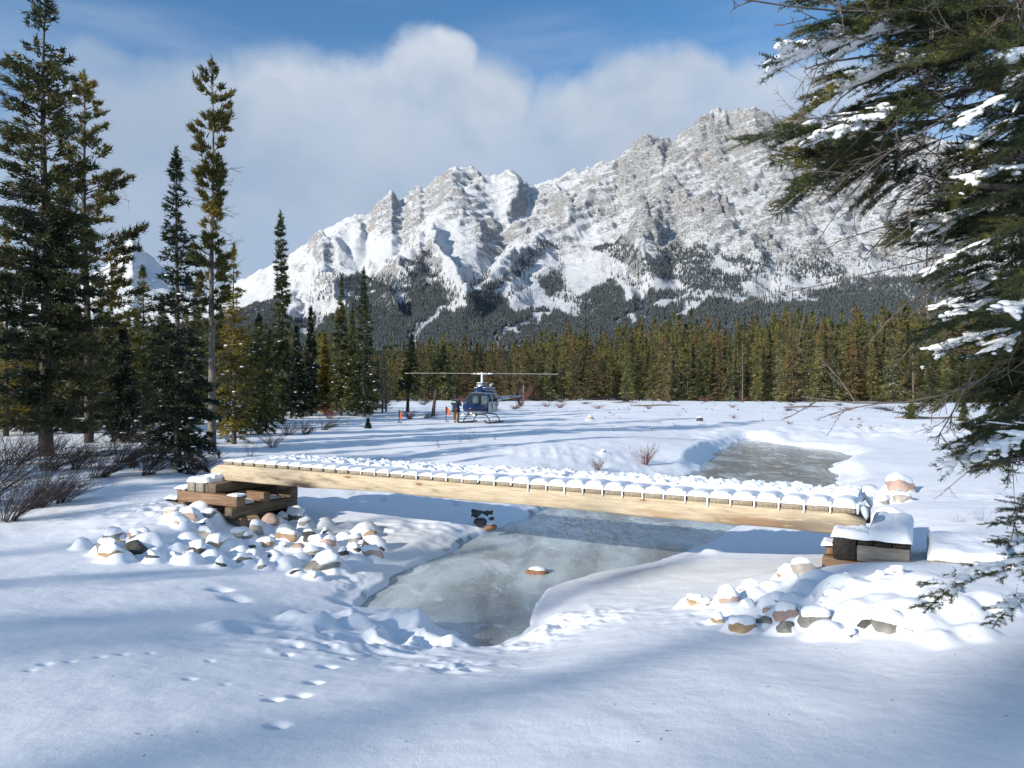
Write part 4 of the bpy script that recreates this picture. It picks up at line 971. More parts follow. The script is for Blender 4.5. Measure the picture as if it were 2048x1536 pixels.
# ------------------------------------------------------------------ footbridge
P0 = np.array([-577*13.4/1440, 13.4]); P1 = np.array([(-577+26.28*38)*13.4/1440, 13.4*(1-.01036*38)])
bd = (P1-P0); BL = np.linalg.norm(bd); bd = bd/BL; bn = np.array([-bd[1], bd[0]])          # along the bridge, and away from the camera
ang = math.atan2(bd[1], bd[0]); DZ = .935; PT = .066; BD = .30; BWD = 1.2
def bw(s, n, z): return (P0[0]+bd[0]*s+bn[0]*n, P0[1]+bd[1]*s+bn[1]*n, z)
br = thing('footbridge', 'snow-covered timber footbridge of cross planks spanning the frozen stream', 'bridge', bw(0, 0, 0), ang)
for k, nn in enumerate((.10, BWD-.16)):
    zs = []; n = 60; xs_ = np.linspace(-.36, BL+.05, n); h0 = DZ-PT-BD; h1 = DZ-PT-.002
    prof_ = []
    rad = BD*.62
    yy = np.linspace(-1, 1, 7)
    Vv = []
    for x in xs_:
        e = max(0, (-.36+.40-x)/.40); ez = 1-.0
        h0 = DZ-PT-BD+.05*float(sst(1.0, 4.0, x))
        lo = h0+BD*.34*(1-math.sqrt(max(0, 1-e*e))); hi_ = h1-BD*.34*(1-math.sqrt(max(0, 1-e*e)))
        er = max(0, (x-(BL-.07))/.12); hi_ -= .08*er*er; 
        wob = .006*math.sin(x*2.1+k)+.004*math.sin(x*5.3)
        for (yy_, zz_) in ((-.10, lo+.02), (-.10, hi_-.015), (-.085, hi_), (.085, hi_), (.10, hi_-.015), (.10, lo+.02), (.085, lo+wob), (-.085, lo+wob)):
            Vv.append((x, yy_+nn-.0, zz_))
    Vv = np.array(Vv); Qv = grid_quads(n, 8, True)
    me = mesh('beam', Vv, [Qv, np.array([[7, 6, 5, 4, 3, 2, 1, 0]]), np.array([list(range((n-1)*8, n*8))])], M_BEAM, False)
    obj('beam', me, br)
pitch = BL/38
prng = RS(3)
plm = [MB().box((0, BWD/2-.0, -PT/2), (pitch*.83, BWD, PT), bev=.008).mesh('plank', M_PLANK) for _ in range(1)]
def pillow(seed, th, w, y0_, y1_, lump):
    rng = RS(seed); nx, ny = 9, 26; u = np.linspace(-1, 1, nx); v = np.linspace(0, 1, ny)
    U, W_ = np.meshgrid(u, v, indexing='xy')
    prof_ = (1-np.abs(U)**3.6)**.6; end = np.clip(W_/.05, 0, 1)**.5*np.clip((1-W_)/.05, 0, 1)**.5
    mid = sst(.28, .42, W_)
    h = th*prof_*end*(1-lump*mid*(.85*vn(U*1.0+seed, W_*7+seed, seed)))+.004
    edge = w/2*(1+.03*np.sin(W_*9+seed)+.06*(1-np.abs(W_*2-1)))
    X_ = U*edge; Y_ = y0_+(y1_-y0_)*W_
    top = np.stack([X_, Y_, h], -1).reshape(-1, 3); bot = top.copy(); bot[:, 2] = -.004
    Q1 = grid_quads(ny, nx); rim = [i for i in range(nx)]+[i*nx+nx-1 for i in range(1, ny)]+[(ny-1)*nx+i for i in range(nx-2, -1, -1)]+[i*nx for i in range(ny-2, 0, -1)]
    n = len(top); S = [(rim[i], rim[(i+1) % len(rim)], rim[(i+1) % len(rim)]+n, rim[i]+n) for i in range(len(rim))]
    return mesh('snow_cap', np.vstack([top, bot]), np.vstack([Q1, np.array(S)[:, ::-1]]), M_SNOW, True)
caps = [pillow(i, .045, pitch*.92, -.012, BWD+.01, .7) for i in range(5)]+[pillow(20+i, .062, pitch*.96, -.02, BWD+.02, .75) for i in range(5)]
for k in range(38):
    s = (k+.42)*pitch
    o = obj('plank', plm[0], br, (s, prng.uniform(-.012, .012), DZ), (0, prng.uniform(-.01, .01), prng.uniform(-.008, .008)))
    c = obj('snow_cap', caps[(0 if k < 17 else 5)+prng.randint(5)], o, (0, 0, .002)); c.scale = (prng.uniform(.93, 1.04), prng.uniform(.985, 1.0), .6+.65*prng.rand()+(.25 if k > 24 else 0))
# trodden snow in the middle of the deck
nx, ny = 520, 44; sx = np.linspace(.55, BL-.05, nx); sy = np.linspace(.40, BWD+.02, ny)
SX, SY = np.meshgrid(sx, sy, indexing='xy')
a = SY-.40; strip = sst(0, .14, a)*sst(0, .08, BWD+.02-SY)
pp = (SX/pitch-.42); gap = np.abs(pp-np.round(pp))*2
lump = ridged(SX/.17, SY/.15, 3, 55)
thick = .03+.035*sst(0, 1, SX/BL)*1.6
hh = strip*(thick+.10*(lump-.52)+.04*(vn(SX/.05, SY/.05, 3)-.5))-(gap**6)*.05*(1-.6*sst(3, 7, SX))-.02*(1-strip)
vv = np.stack([SX, SY, DZ+hh], -1).reshape(-1, 3)
o = obj('trodden_snow', mesh('trodden_snow', vv, grid_quads(ny, nx), M_SNOW, True), br)
# snow hanging down between planks on the right half
dr = MB()
for k in range(11, 38):
    s = (k+.92)*pitch+prng.uniform(-.004, .004); l = (.06+.05*prng.rand())*(.6 if k < 22 else 1)
    ll = np.array([.055, .02, -l*.5, -l]); dr.tube([(s, -.012, DZ+z_) for z_ in ll], [.024, .017, .011, .013], 6)
    dr.tube([(s, y_, DZ+.0-.01*abs(math.sin(y_*9))) for y_ in np.linspace(-.01, .35, 4)], [.016, .018, .016, .012], 6)
obj('hanging_snow', dr.mesh('hanging_snow', M_SNOW, True), br)['kind'] = 'stuff'
e = MB()
for nn in (.10, BWD-.16): e.tube([(BL-.06, nn, DZ-.04), (BL+.0, nn, DZ+.015), (BL+.04, nn, DZ-.03), (BL+.06, nn, DZ-.10), (BL+.06, nn, DZ-.15)], [.05, .065, .055, .035, .015], 8, sq=(1.25, .8))
obj('end_snow', e.mesh('end_snow', M_SNOW, True), br)

def crib(label, name, s_off, timbers, snows):
    t = thing(name, label, 'crib', bw(s_off, 0, 0), ang)
    for (s0, s1, n0, n1, z0_, z1_, mi) in timbers:
        along = (s1-s0) >= (n1-n0)
        ln = (s1-s0) if along else (n1-n0); wd = (n1-n0) if along else (s1-s0)
        me = MB().box((0, 0, 0), (ln, wd, z1_-z0_), bev=.012).mesh('timber', M_CRIB[mi])
        obj('timber', me, t, ((s0+s1)/2-s_off, (n0+n1)/2, (z0_+z1_)/2), (0, 0, 0 if along else PI/2))
    for (s0, s1, n0, n1, z_, th, sd_) in snows:
        nx, ny = 18, 18; U, W_ = np.meshgrid(np.linspace(-1, 1, nx), np.linspace(-1, 1, ny))
        pr_ = ((1-np.abs(U)**9)*(1-np.abs(W_)**9))**.45
        h = th*pr_*(.8+.4*vn(U*2+sd_, W_*2, sd_))*(1+.25*vn(U*7, W_*7+sd_, sd_+1))
        ov = 1.03
        top = np.stack([(s0+s1)/2-s_off+U*(s1-s0)/2*ov, (n0+n1)/2+W_*(n1-n0)/2*ov, z_+h-.006], -1).reshape(-1, 3); bot = top.copy(); bot[:, 2] = z_-.004-.018*vn(top[:, 0]*9, top[:, 1]*9, sd_)
        rim = [i for i in range(nx)]+[i*nx+nx-1 for i in range(1, ny)]+[(ny-1)*nx+i for i in range(nx-2, -1, -1)]+[i*nx for i in range(ny-2, 0, -1)]; n = len(top)
        S = [(rim[i], rim[(i+1) % len(rim)], rim[(i+1) % len(rim)]+n, rim[i]+n) for i in range(len(rim))]
        obj('snow', mesh('snow', np.vstack([top, bot]), np.vstack([grid_quads(ny, nx), np.array(S)[:, ::-1]]), M_SNOW, True), t)
    return t
ZB = DZ-PT-BD
L1, L2, L3, L4, L5 = ZB-.002, ZB-.19, ZB-.385, ZB-.575, ZB-.765
g_ = .003
T1_ = [(-.52, -.32, -.38, 1.12, L2+g_, L1, 2), (-.315, -.10, -.36, 1.10, L2+g_, L1-.004, 2), (-.095, .20, -.33, 1.12, L2+g_, L1-.002, 0), (.62, .80, .66, 1.04, L2+g_, L1, 0),
       (-.80, .84, -.40, -.20, L3+g_, L2, 1), (-.80, .84, .20, .36, L3+g_, L2, 1), (-.80, .82, .86, 1.06, L3+g_, L2, 0), (.60, .86, -.41, -.18, L2+g_, L2+.012, 0),
       (.60, .79, -.46, 1.08, L4+g_, L3, 0), (-.10, .10, -.42, 1.08, L4+g_, L3, 0), (-.78, -.58, -.40, 1.06, L4+g_, L3, 0),
       (-.75, .88, -.34, -.18, L5+g_, L4, 0), (-.75, .84, .22, .36, L5+g_, L4, 0), (-.75, .84, .84, 1.04, L5+g_, L4, 3), (.62, .80, -.42, 1.06, L5-.2, L5, 0), (-.1, .1, -.42, 1.06, L5-.2, L5, 0), (-.78, -.55, -.42, 1.06, L5-.2, L5, 0),
       (-.80, -.66, -.42, 1.08, L2+g_, L2+.055, 2), (-.65, -.53, -.42, 1.08, L2+g_, L2+.055, 2), (-1.14, -.82, -.38, 1.05, L4+.02, L3-.03, 2), (-1.15, -.98, -.40, 1.06, L3-.027, L3+.03, 3), (-.97, -.82, -.40, 1.06, L3-.027, L3+.03, 3)]
S1_ = [(-.53, -.02, -.38, .05, L1+.004, .075, 3), (-.81, -.53, -.42, 1.08, L2+.058, .05, 5), (-1.15, -.83, -.40, 1.05, L3+.033, .05, 7), (.60, .86, -.41, -.18, L2+.014, .025, 9), (.0, .6, -.1, .84, L3-.0, .06, 11), (-.30, -.02, -.20, .04, L1+.05, .07, 13)]
crib('stacked timber crib carrying the left end of the footbridge', 'timber_crib', 0, T1_, S1_)
B2 = BL-.04; ZB2 = ZB+.045
T2_ = [(B2-.20, B2+.03, -.36, -.03, ZB2-.20, ZB2+.055, 3), (B2-.20, B2+.03, -.027, 1.15, ZB2-.20, ZB2-.004, 3), (B2+.033, B2+.54, -.35, -.12, ZB2-.20, ZB2-.03, 2), (B2+.033, B2+.20, -.33, -.12, ZB2-.027, ZB2+.022, 3), (B2+.205, B2+.37, -.36, -.12, ZB2-.027, ZB2+.022, 3), (B2+.375, B2+.54, -.34, -.12, ZB2-.027, ZB2+.022, 3), (B2+.14, B2+.54, -.115, .55, ZB2-.20, ZB2+.022, 0), (B2+.14, B2+.54, .555, 1.12, ZB2-.20, ZB2+.022, 2),
       (B2+.14, B2+.55, -.37, 1.15, ZB2+.025, ZB2+.055, 3), (B2-.32, B2+.5, -.30, -.12, ZB2-.40, ZB2-.203, 1), (B2-.30, B2-.21, -.22, .05, ZB2-.19, ZB2-.06, 1), (B2-.3, B2+.5, .5, .7, ZB2-.40, ZB2-.203, 0),
       ]
S2_ = [(B2+.13, B2+.56, -.38, 1.16, ZB2+.062, .08, 21), (B2-.22, B2+.17, -.38, -.04, ZB2+.058, .075, 22), (B2-.33, B2-.21, -.30, -.02, ZB2-.06, .03, 23)]
crib('dark timber crib with thick snow carrying the right end of the footbridge', 'timber_crib', B2, T2_, S2_)
T3_ = [(B2+.72, B2+1.08, -.30, 1.05, ZB2-.22, ZB2-.10, 2), (B2+1.085, B2+1.45, -.30, 1.05, ZB2-.22, ZB2-.10, 2), (B2+.70, B2+1.47, -.26, -.1, ZB2-.40, ZB2-.223, 3), (B2+.70, B2+1.47, .8, .95, ZB2-.40, ZB2-.223, 3)]
S3_ = [(B2+.71, B2+1.46, -.31, 1.06, ZB2-.097, .08, 31)]
crib('low snow-covered timber step right of the dark crib', 'timber_step', B2+.7, T3_, S3_)['category'] = 'step'

# ------------------------------------------------------------------ shrubs
def shrub(seed, n, H, spread, lean, mat_, rad=.006, sub=5):
    rng = RS(seed); mb = MB()
    for i in range(n):
        a = rng.uniform(0, 2*PI); l = H*rng.uniform(.55, 1.15); out = spread*rng.uniform(.2, 1.2); k = 5; ss = np.linspace(0, 1, k)
        b0 = np.array([math.cos(a), math.sin(a), 0])*rng.uniform(0, .12)*spread
        d = np.array([math.cos(a)*out+lean[0], math.sin(a)*out+lean[1], 1.]); d /= np.linalg.norm(d)
        cur = rng.normal(0, .12, 3); p = b0+np.outer(ss, d)*l+np.outer(ss**2, cur)*l
        p[0, 2] -= .08
        mb.tube(p, rad*np.array([1, .85, .65, .45, .25]), 3, cap=False)
        for q in range(sub):
            s1 = rng.uniform(.25, .9); b = np.array([np.interp(s1, ss, p[:, c]) for c in range(3)]); l2 = l*(1-s1*.6)*rng.uniform(.25, .55)
            d2 = d+rng.normal(0, .42, 3); d2[2] = abs(d2[2]); d2 /= np.linalg.norm(d2); c2 = rng.normal(0, .15, 3); p2 = b+np.outer(ss[:4]/.75, d2)*l2+np.outer((ss[:4]/.75)**2, c2)*l2
            mb.tube(p2, rad*.5*np.array([1, .8, .6, .35]), 3, cap=False)
            for w in range(2):
                s3 = rng.uniform(.3, .9); b3 = p2[0]+(p2[-1]-p2[0])*s3; d3 = d2+rng.normal(0, .5, 3); d3 /= np.linalg.norm(d3)
                mb.tube([b3, b3+d3*l2*.18, b3+d3*l2*.35], rad*.3*np.array([1, .8, .5]), 3, cap=False)
    return mb.mesh('stems', mat_)
SHV = {'w': [shrub(600+i, 64, 1.0, .8, (.75, -.1), M_TWIG, .0048, 6) for i in range(3)], 'r': [shrub(620+i, 34, 1.0, .7, (0, 0), M_TWIGR, .008) for i in range(3)], 't': [shrub(640+i, 10, 1.0, .9, (0, 0), M_TWIG, .006, 3) for i in range(3)]}
def put_shrub(px, py, hpx, v, k, label, group=None, wide=1.0, rz=None):
    p = gp(px, py); h = hpx/F*p.y
    o = obj('willow_shrub' if v != 't' else 'bare_shrub', SHV[v][k % 3]); o.location = (p.x, p.y, p.z-.03); o.scale = (h*wide, h*wide, h); o.rotation_euler = (0, 0, 0 if rz is None else rz)
    return tag(o, label, 'shrub', group)
put_shrub(10, 1042, 140, 'w', 0, 'leafless leaning willow shrub at the left edge in front of the trees', wide=1.0)
put_shrub(70, 1015, 110, 'w', 1, 'leafless willow shrub with reddish tips beside the left edge', wide=1.1)
put_shrub(120, 1005, 80, 'w', 2, 'low spreading willow shrub pointing toward the left crib', wide=1.3)
put_shrub(-40, 1005, 160, 'w', 2, 'leafless willow shrub cut off by the left edge', wide=1.1)
put_shrub(190, 955, 90, 'w', 0, 'dark tangled willow thicket under the open pine', wide=1.5)
put_shrub(90, 940, 95, 'w', 1, 'dark tangled willow thicket at the foot of the towering spruce', wide=1.6)
put_shrub(150, 938, 70, 'w', 2, 'dark thicket of bare stems between the two big trunks', wide=1.6)
put_shrub(20, 930, 85, 'w', 0, 'dark thicket of bare stems at the left edge under the trees', wide=1.5)
put_shrub(290, 950, 70, 'w', 2, 'low dark brush left of the slender spruce base', wide=1.5)
put_shrub(375, 948, 70, 'w', 1, 'low dark brush right of the slender spruce base', wide=1.3)
put_shrub(240, 925, 100, 'w', 0, 'thin arching willow stems behind the low dark brush', wide=1.5)
GS = [(1290, 930, 45, 'r', 'red twigged shrub on the snow hump behind the bridge deck', 1.2), (1195, 940, 30, 'r', 'small red twigged shrub just behind the middle of the deck', 1.1), (1095, 938, 28, 't', 'sparse twigs poking up behind the middle of the deck', 1.0),
      (945, 884, 28, 't', 'bare shrub in the snow in front of the helicopter', 1.3), (918, 884, 20, 't', 'low bare shrub in the snow in front of the person', 1.3), (1225, 862, 18, 't', 'low bare shrub on the snow right of the helicopter', 2.0), (1305, 862, 16, 't', 'bare twigs on the hump beside the stream bend', 2.0), (880, 895, 22, 't', 'bare twigs in snow between bridge and flags', 1.2), (990, 880, 18, 't', 'bare twigs below the right skid of the helicopter', 1.3),
      (610, 868, 34, 'w', 'bushy bare shrub behind the left half of the bridge', 1.6), (645, 860, 30, 'w', 'dark bare shrub left of the last tall spruce', 1.6), (575, 870, 34, 'w', 'bare shrub beside the bushy yellow green spruce', 1.5), (690, 850, 16, 't', 'thin dead stems below the tall dense spruce', 1.6), (500, 912, 40, 't', 'reddish twigs just above the left end of the bridge', 1.4),
      (545, 895, 34, 'r', 'red tipped arching twigs above the left bridge end', 1.6), (700, 990, 26, 't', 'thin twigs in the blue shade under the bridge', 1.2), (915, 1012, 20, 't', 'small fan of twigs in the bridge shade by the stream', 1.2), (770, 1003, 20, 't', 'bent stalk in the snow under the bridge', 1.0),
      (820, 838, 22, 'r', 'reddish brush under the small olive spruce by the flags', 2.2), (850, 836, 16, 'w', 'brownish brush between the two small spruces', 2.6), (1040, 812, 42, 'r', 'round reddish bush behind the helicopter tail', 1.1),
      (300, 850, 50, 'r', 'reddish willow thicket behind the slender dark spruce', 2.0), (250, 855, 46, 'r', 'reddish willow thicket behind the small dark spruce', 2.0), (660, 838, 26, 'r', 'reddish brush at the foot of the golden yellow conifer', 1.6),
      (1915, 1045, 22, 't', 'tiny twigs in the snow behind the timber step', 1.6), (1965, 1042, 34, 't', 'bare twigs in the snow near the right edge', 1.2), (1600, 895, 6, 't', 'bare twig tips beside the far ice', 2)]
for i, (x, y, h, v, lab, w) in enumerate(GS): put_shrub(x, y, h, v, i, lab, wide=w, rz=i*1.3)
rng = RS(15)
for i in range(70):
    x = rng.uniform(740, 1850); y = rng.uniform(796, 806); 
    if rng.rand() < .2: y = rng.uniform(806, 822)
    put_shrub(x, y, rng.uniform(6, 15), 'r' if rng.rand() < .35 else 'w', i, 'low brown brush along the foot of the far forest edge', 'brush along the far forest edge', wide=rng.uniform(1.8, 4), rz=rng.uniform(0, 6))
for i in range(26):
    x = rng.uniform(1150, 2000); y = rng.uniform(815, 860)
    if 1400 < x < 1750 and y > 850: continue
    put_shrub(x, y, rng.uniform(6, 13), 't' if rng.rand() < .6 else 'r', i, 'tiny tuft of dead stems in the open snow right of the helicopter', 'tufts of dead stems on the open snow', wide=rng.uniform(1.2, 2.4), rz=rng.uniform(0, 6))
# driftwood on the plain
for i, (x, y, l, rz, lab) in enumerate([(1310, 812, 6.5, .08, 'long grey log lying in snow before the far forest'), (1250, 806, 3.5, -.1, 'short log in the snow below the far forest edge'), (1620, 815, 6, -.04, 'thin dark log lying in the snow right of the stream head'), (1130, 802, 4, .05, 'log half buried in snow behind the helicopter'), (1860, 838, 5, .03, 'fallen branch lying in the snow before the rightmost saplings')]):
    p = gp(x, y); ss = np.linspace(-1, 1, 6)
    o = obj('fallen_log', MB().tube(np.stack([ss*l/2, ss*0+.1*np.sin(ss*3), .10+.05*np.sin(ss*4+i)], -1), .10*np.array([.6, 1, 1, .9, .7, .3]), 6).mesh('fallen_log', M_BARKL, True)); o.location = p; o.rotation_euler = (0, 0, rz); tag(o, lab, 'log')

# needles and bark flakes dropped on the near snow
rng = RS(63); db = MB()
for i in range(45):
    x = rng.uniform(0, 2040); y = rng.uniform(1240, 1520); p = gp(x, y); a = rng.uniform(0, 6.28); l = rng.uniform(.003, .010)*(2.2 if rng.rand() < .1 else 1)
    e_ = np.array([math.cos(a)*l, math.sin(a)*l, rng.uniform(0, .3)*l]); q = np.array([p.x, p.y, p.z+.003]); db.tube([q-e_, q+e_*.1+np.array([0, 0, .002]), q+e_], [.0012, .002, .001], 3, cap=False)
tag(obj('fallen_needles', db.mesh('fallen_needles', M_TWIG)), 'dark needles and bits of twig scattered on the near snow', 'debris', kind='stuff')
# ------------------------------------------------------------------ helicopter
M_NAVY = simple('paint_navy', (.010, .026, .080), .22, 0, .1); M_SILV = simple('paint_silver', (.36, .38, .41), .3, .4, .06); M_WHITE = simple('paint_white', (.75, .75, .73), .35, 0, .05)
M_SKID = simple('skid_dark', (.05, .03, .03), .45, .3, .2); M_BLADE = simple('rotor_grey', (.42, .42, .40), .5, 0, .1); M_BLK = simple('black_paint', (.012, .012, .014), .4)
M_SEAT = simple('seat_pale', (.6, .58, .54), .8); M_RED = simple('beacon_red', (.7, .12, .08), .3)
m, t, b = mat('cabin_glass'); b.inputs['Base Color'].default_value = (.03, .05, .07, 1); b.inputs['Roughness'].default_value = .04; b.inputs['Specular IOR Level'].default_value = .8
tr = N(t, 'ShaderNodeBsdfTransparent'); tr.inputs[0].default_value = (.75, .85, .9, 1); mx = N(t, 'ShaderNodeMixShader'); mx.inputs[0].default_value = .45
L(t, b.outputs[0], mx.inputs[1]); L(t, tr.outputs[0], mx.inputs[2]); L(t, mx.outputs[0], t.nodes['Material Output'].inputs['Surface']); M_GLASS = m
hp = gp(964, 845); HELI_YAW = math.radians(-90-22)
he = thing('helicopter', 'blue and silver light helicopter parked on the snow with its rotor at rest', 'helicopter', hp, HELI_YAW)
SEC = np.array([(2.22, .03, 1.02, 1.08), (2.15, .22, .90, 1.17), (2.0, .38, .80, 1.27), (1.75, .52, .71, 1.42), (1.45, .61, .65, 1.68), (1.15, .66, .61, 1.90), (.8, .69, .60, 2.03), (.3, .70, .60, 2.08), (-.5, .70, .60, 2.08), (-1.0, .66, .64, 2.03), (-1.5, .52, .80, 1.95), (-1.95, .33, 1.10, 1.86), (-2.4, .21, 1.32, 1.78), (-2.9, .155, 1.40, 1.73)])
xs_ = np.linspace(2.22, -2.9, 104); xo = SEC[::-1]
wv = np.interp(xs_, xo[:, 0], xo[:, 1]); lo = np.interp(xs_, xo[:, 0], xo[:, 2]); hi_ = np.interp(xs_, xo[:, 0], xo[:, 3]); nth = 56
th = np.arange(nth)/nth*2*PI
ct, st_ = np.cos(th), np.sin(th); ex = .72
Yq = 1.12*wv[:, None]*np.sign(ct)*np.abs(ct)**ex; Zq = ((lo+hi_)/2)[:, None]+((hi_-lo)/2)[:, None]*np.sign(st_)*np.abs(st_)**ex
Vf = np.stack([np.repeat(xs_[:, None], nth, 1), Yq, Zq], -1).reshape(-1, 3); Qf = grid_quads(len(xs_), nth, True)
cen = Vf[Qf].mean(1); X_, Y_, Z_ = cen.T
wind = (X_ > .78) & (X_ < 1.98) & (Z_ > 1.24+.0*(X_)) & (Z_ > 1.20+.10*(2-X_)) & (np.abs(Y_) > .035) & ~((X_ < .88) & (Z_ > 1.95))
d1 = (X_ > .12) & (X_ < .70) & (Z_ > 1.27) & (Z_ < 1.90) & (np.abs(Y_) > .3); d2 = (X_ > -.80) & (X_ < .0) & (Z_ > 1.27+.1*np.clip(-X_-.5, 0, 1)) & (Z_ < 1.90) & (np.abs(Y_) > .3)
win = wind | d1 | d2
def sub_mesh(name, sel, mat_, off=0.0, mi=None):
    q = Qf[sel]; u, inv = np.unique(q, return_inverse=True); return mesh(name, Vf[u], inv.reshape(q.shape)[:, ::-1], mat_, True, mi=mi)
mi = np.zeros(len(Qf), int); mi[(Z_ > 1.02) & (X_ < .75)] = 1; mi[(Z_ > 1.90) & (X_ < .9)] = 1; mi[(Z_ < .80) & (X_ > 0.8)] = 1; mi[(X_ < .6) & (Z_ > .88) & (Z_ < .96)] = 2; mi[(X_ < -1.0) & (Z_ > 1.6) & (Z_ < 1.7)] = 0
body = obj('body', sub_mesh('body', ~win, [M_NAVY, M_SILV, M_WHITE], mi=mi[~win]), he)
for sg, nm in ((1, 'windscreen'), (-1, 'windscreen')): obj(nm, sub_mesh(nm, wind & (Y_*sg > 0), M_GLASS), he)
for sg in (1, -1):
    dd = obj('door', MB().box((.42, sg*.79, 1.05), (.60, .012, .72), bev=.005).mesh('door', M_SILV), he); obj('door_window', sub_mesh('door_window', d1 & (Y_*sg > 0), M_GLASS), dd); obj('handle', MB().box((.22, sg*.803, 1.18), (.12, .02, .03)).mesh('handle', M_BLK), dd)
    dd = obj('door', MB().box((-.38, sg*.79, 1.05), (.82, .012, .72), bev=.005).mesh('door', M_SILV), he); obj('door_window', sub_mesh('door_window', d2 & (Y_*sg > 0), M_GLASS), dd); obj('handle', MB().box((-.68, sg*.803, 1.18), (.12, .02, .03)).mesh('handle', M_BLK), dd)
for sg in (1, -1): obj('seat', MB().box((.55, sg*.32, 1.05), (.45, .42, .16), bev=.04).box((.32, sg*.32, 1.45), (.12, .42, .72), bev=.04).box((.32, sg*.32, 1.86), (.1, .24, .14), bev=.03).mesh('seat', M_SEAT), he)
obj('cabin_floor', MB().box((.2, 0, .96), (2.6, 1.1, .03)).box((-.72, 0, 1.4), (.04, 1.15, 1.0)).box((1.35, 0, 1.18), (.25, .7, .3), bev=.04).mesh('cabin_floor', M_BLK), he)
def loft(secs, n=20, ex=.8):
    P = []; th = np.arange(n)/n*2*PI; c, s = np.cos(th), np.sin(th)
    for (x, w, l, h) in secs: P.append(np.stack([np.full(n, x), w*np.sign(c)*np.abs(c)**ex, (l+h)/2+(h-l)/2*np.sign(s)*np.abs(s)**ex], -1))
    m = len(secs); V = np.vstack(P); return V, grid_quads(m, n, True)[:, ::-1], m, n
def loft_obj(name, secs, mat_, par, n=20, ex=.8):
    V, Q_, m, n = loft(secs, n, ex); return obj(name, mesh(name, V, [Q_, np.array([list(range(n))]), np.array([list(range((m-1)*n, m*n))[::-1]])], mat_, True), par)
cow = loft_obj('engine_cowling', [(.75, .22, 2.0, 2.08), (.6, .36, 2.0, 2.24), (.2, .44, 2.0, 2.38), (-.4, .46, 2.0, 2.45), (-1.1, .42, 1.95, 2.42), (-1.7, .30, 1.85, 2.25), (-2.2, .16, 1.78, 2.0)], M_NAVY, he)
loft_obj('fairing', [(.42, .16, 2.3, 2.42), (.35, .24, 2.3, 2.62), (0, .27, 2.3, 2.70), (-.35, .24, 2.35, 2.66), (-.6, .12, 2.4, 2.5)], M_NAVY, he)
for zz_ in (2.46, 2.56, 2.66): loft_obj('stripe', [(.425, .18, zz_-.022, zz_+.022), (.35, .265, zz_-.022, zz_+.022), (0, .295, zz_-.022, zz_+.022), (-.3, .265, zz_-.022, zz_+.022)], M_WHITE, cow, 16, 1)
for zz_ in (2.12, 2.24, 2.34): loft_obj('stripe', [(.64-(zz_-2.1)*1.2, .32, zz_-.025, zz_+.025), (.3, .45, zz_-.025, zz_+.025), (-.4, .485, zz_-.025, zz_+.025), (-1.1, .445, zz_-.025, zz_+.025), (-1.5, .36, zz_-.025, zz_+.025)], M_WHITE, cow, 16, 1)
for sg in (1, -1): obj('air_intake', MB().box((.52, sg*.2, 2.16), (.06, .16, .1), bev=.02).mesh('air_intake', M_BLK), cow)
for sg in (1, -1): obj('exhaust', MB().tube([(-1.0, sg*.16, 2.36), (-1.05, sg*.2, 2.52), (-1.2, sg*.25, 2.62)], .08, 10).mesh('exhaust', M_BLADE, True), cow)
obj('mast', MB().tube([(0, 0, 2.6), (0, 0, 3.24)], [.085, .06], 12).mesh('mast', M_WHITE, True), he)
rot = obj('rotor_hub', MB().box((0, 0, 3.26), (.16, .7, .09), bev=.03).tube([(0, 0, 3.2), (0, 0, 3.34)], .08, 10).box((0, .55, 3.26), (.16, .35, .09), bev=.02).box((0, -.55, 3.26), (.16, .35, .09), bev=.02).mesh('rotor_hub', M_WHITE), he)
rot.rotation_euler = (0, 0, -HELI_YAW+math.radians(-90+3)); 
for sg in (1, -1):
    n = 20; s = np.linspace(.62, 5.1, n); zz_ = 3.27+.0*s-.020*((s-.6)/4.5)**2*1.2+(.035 if sg < 0 else -.02)*(s/5.1); ch_ = .165
    P = []
    for a_, z_ in zip(s, zz_):
        for (cx_, cz_) in ((ch_, 0), (.07, .022), (-.08, .014), (-ch_, 0), (-.08, -.012), (.07, -.018)): P.append((cx_, sg*a_, z_+cz_))
    Qb = grid_quads(n, 6, True)
    obj('rotor_blade', mesh('rotor_blade', np.array(P), [Qb if sg > 0 else Qb[:, ::-1], np.array([[0, 1, 2, 3, 4, 5]]), np.array([[(n-1)*6+q for q in (5, 4, 3, 2, 1, 0)]])], M_BLADE, True), rot)
tb = loft_obj('tail_boom', [(-2.85, .155, 1.40, 1.73), (-4.5, .12, 1.50, 1.74), (-6.9, .075, 1.62, 1.77)], M_SILV, he, 14, 1)
obj('vertical_fin', MB().add(np.array([(-6.15, sy_, 1.7) for sy_ in (-.03, .03)]+[(-6.75, sy_, 1.7) for sy_ in (-.03, .03)]+[(-7.15, sy_, 2.78) for sy_ in (-.02, .02)]+[(-6.8, sy_, 2.78) for sy_ in (-.02, .02)]), [(0, 1, 3, 2), (2, 3, 5, 4), (4, 5, 7, 6), (6, 7, 1, 0), (0, 2, 4, 6), (1, 7, 5, 3)])
    .add(np.array([(-6.2, sy_, 1.66) for sy_ in (-.03, .03)]+[(-6.75, sy_, 1.66) for sy_ in (-.03, .03)]+[(-7.05, sy_, .98) for sy_ in (-.02, .02)]+[(-6.75, sy_, .98) for sy_ in (-.02, .02)]), [(0, 2, 3, 1), (2, 4, 5, 3), (4, 6, 7, 5), (6, 0, 1, 7), (0, 6, 4, 2), (1, 3, 5, 7)]).mesh('vertical_fin', M_BLK), he)
for o_ in [he.children[-1]]: o_.rotation_euler = (0, 0, 0)
obj('stabiliser', MB().box((-4.8, 0, 1.60), (.42, 2.1, .05), bev=.02).mesh('stabiliser', M_BLK), he)
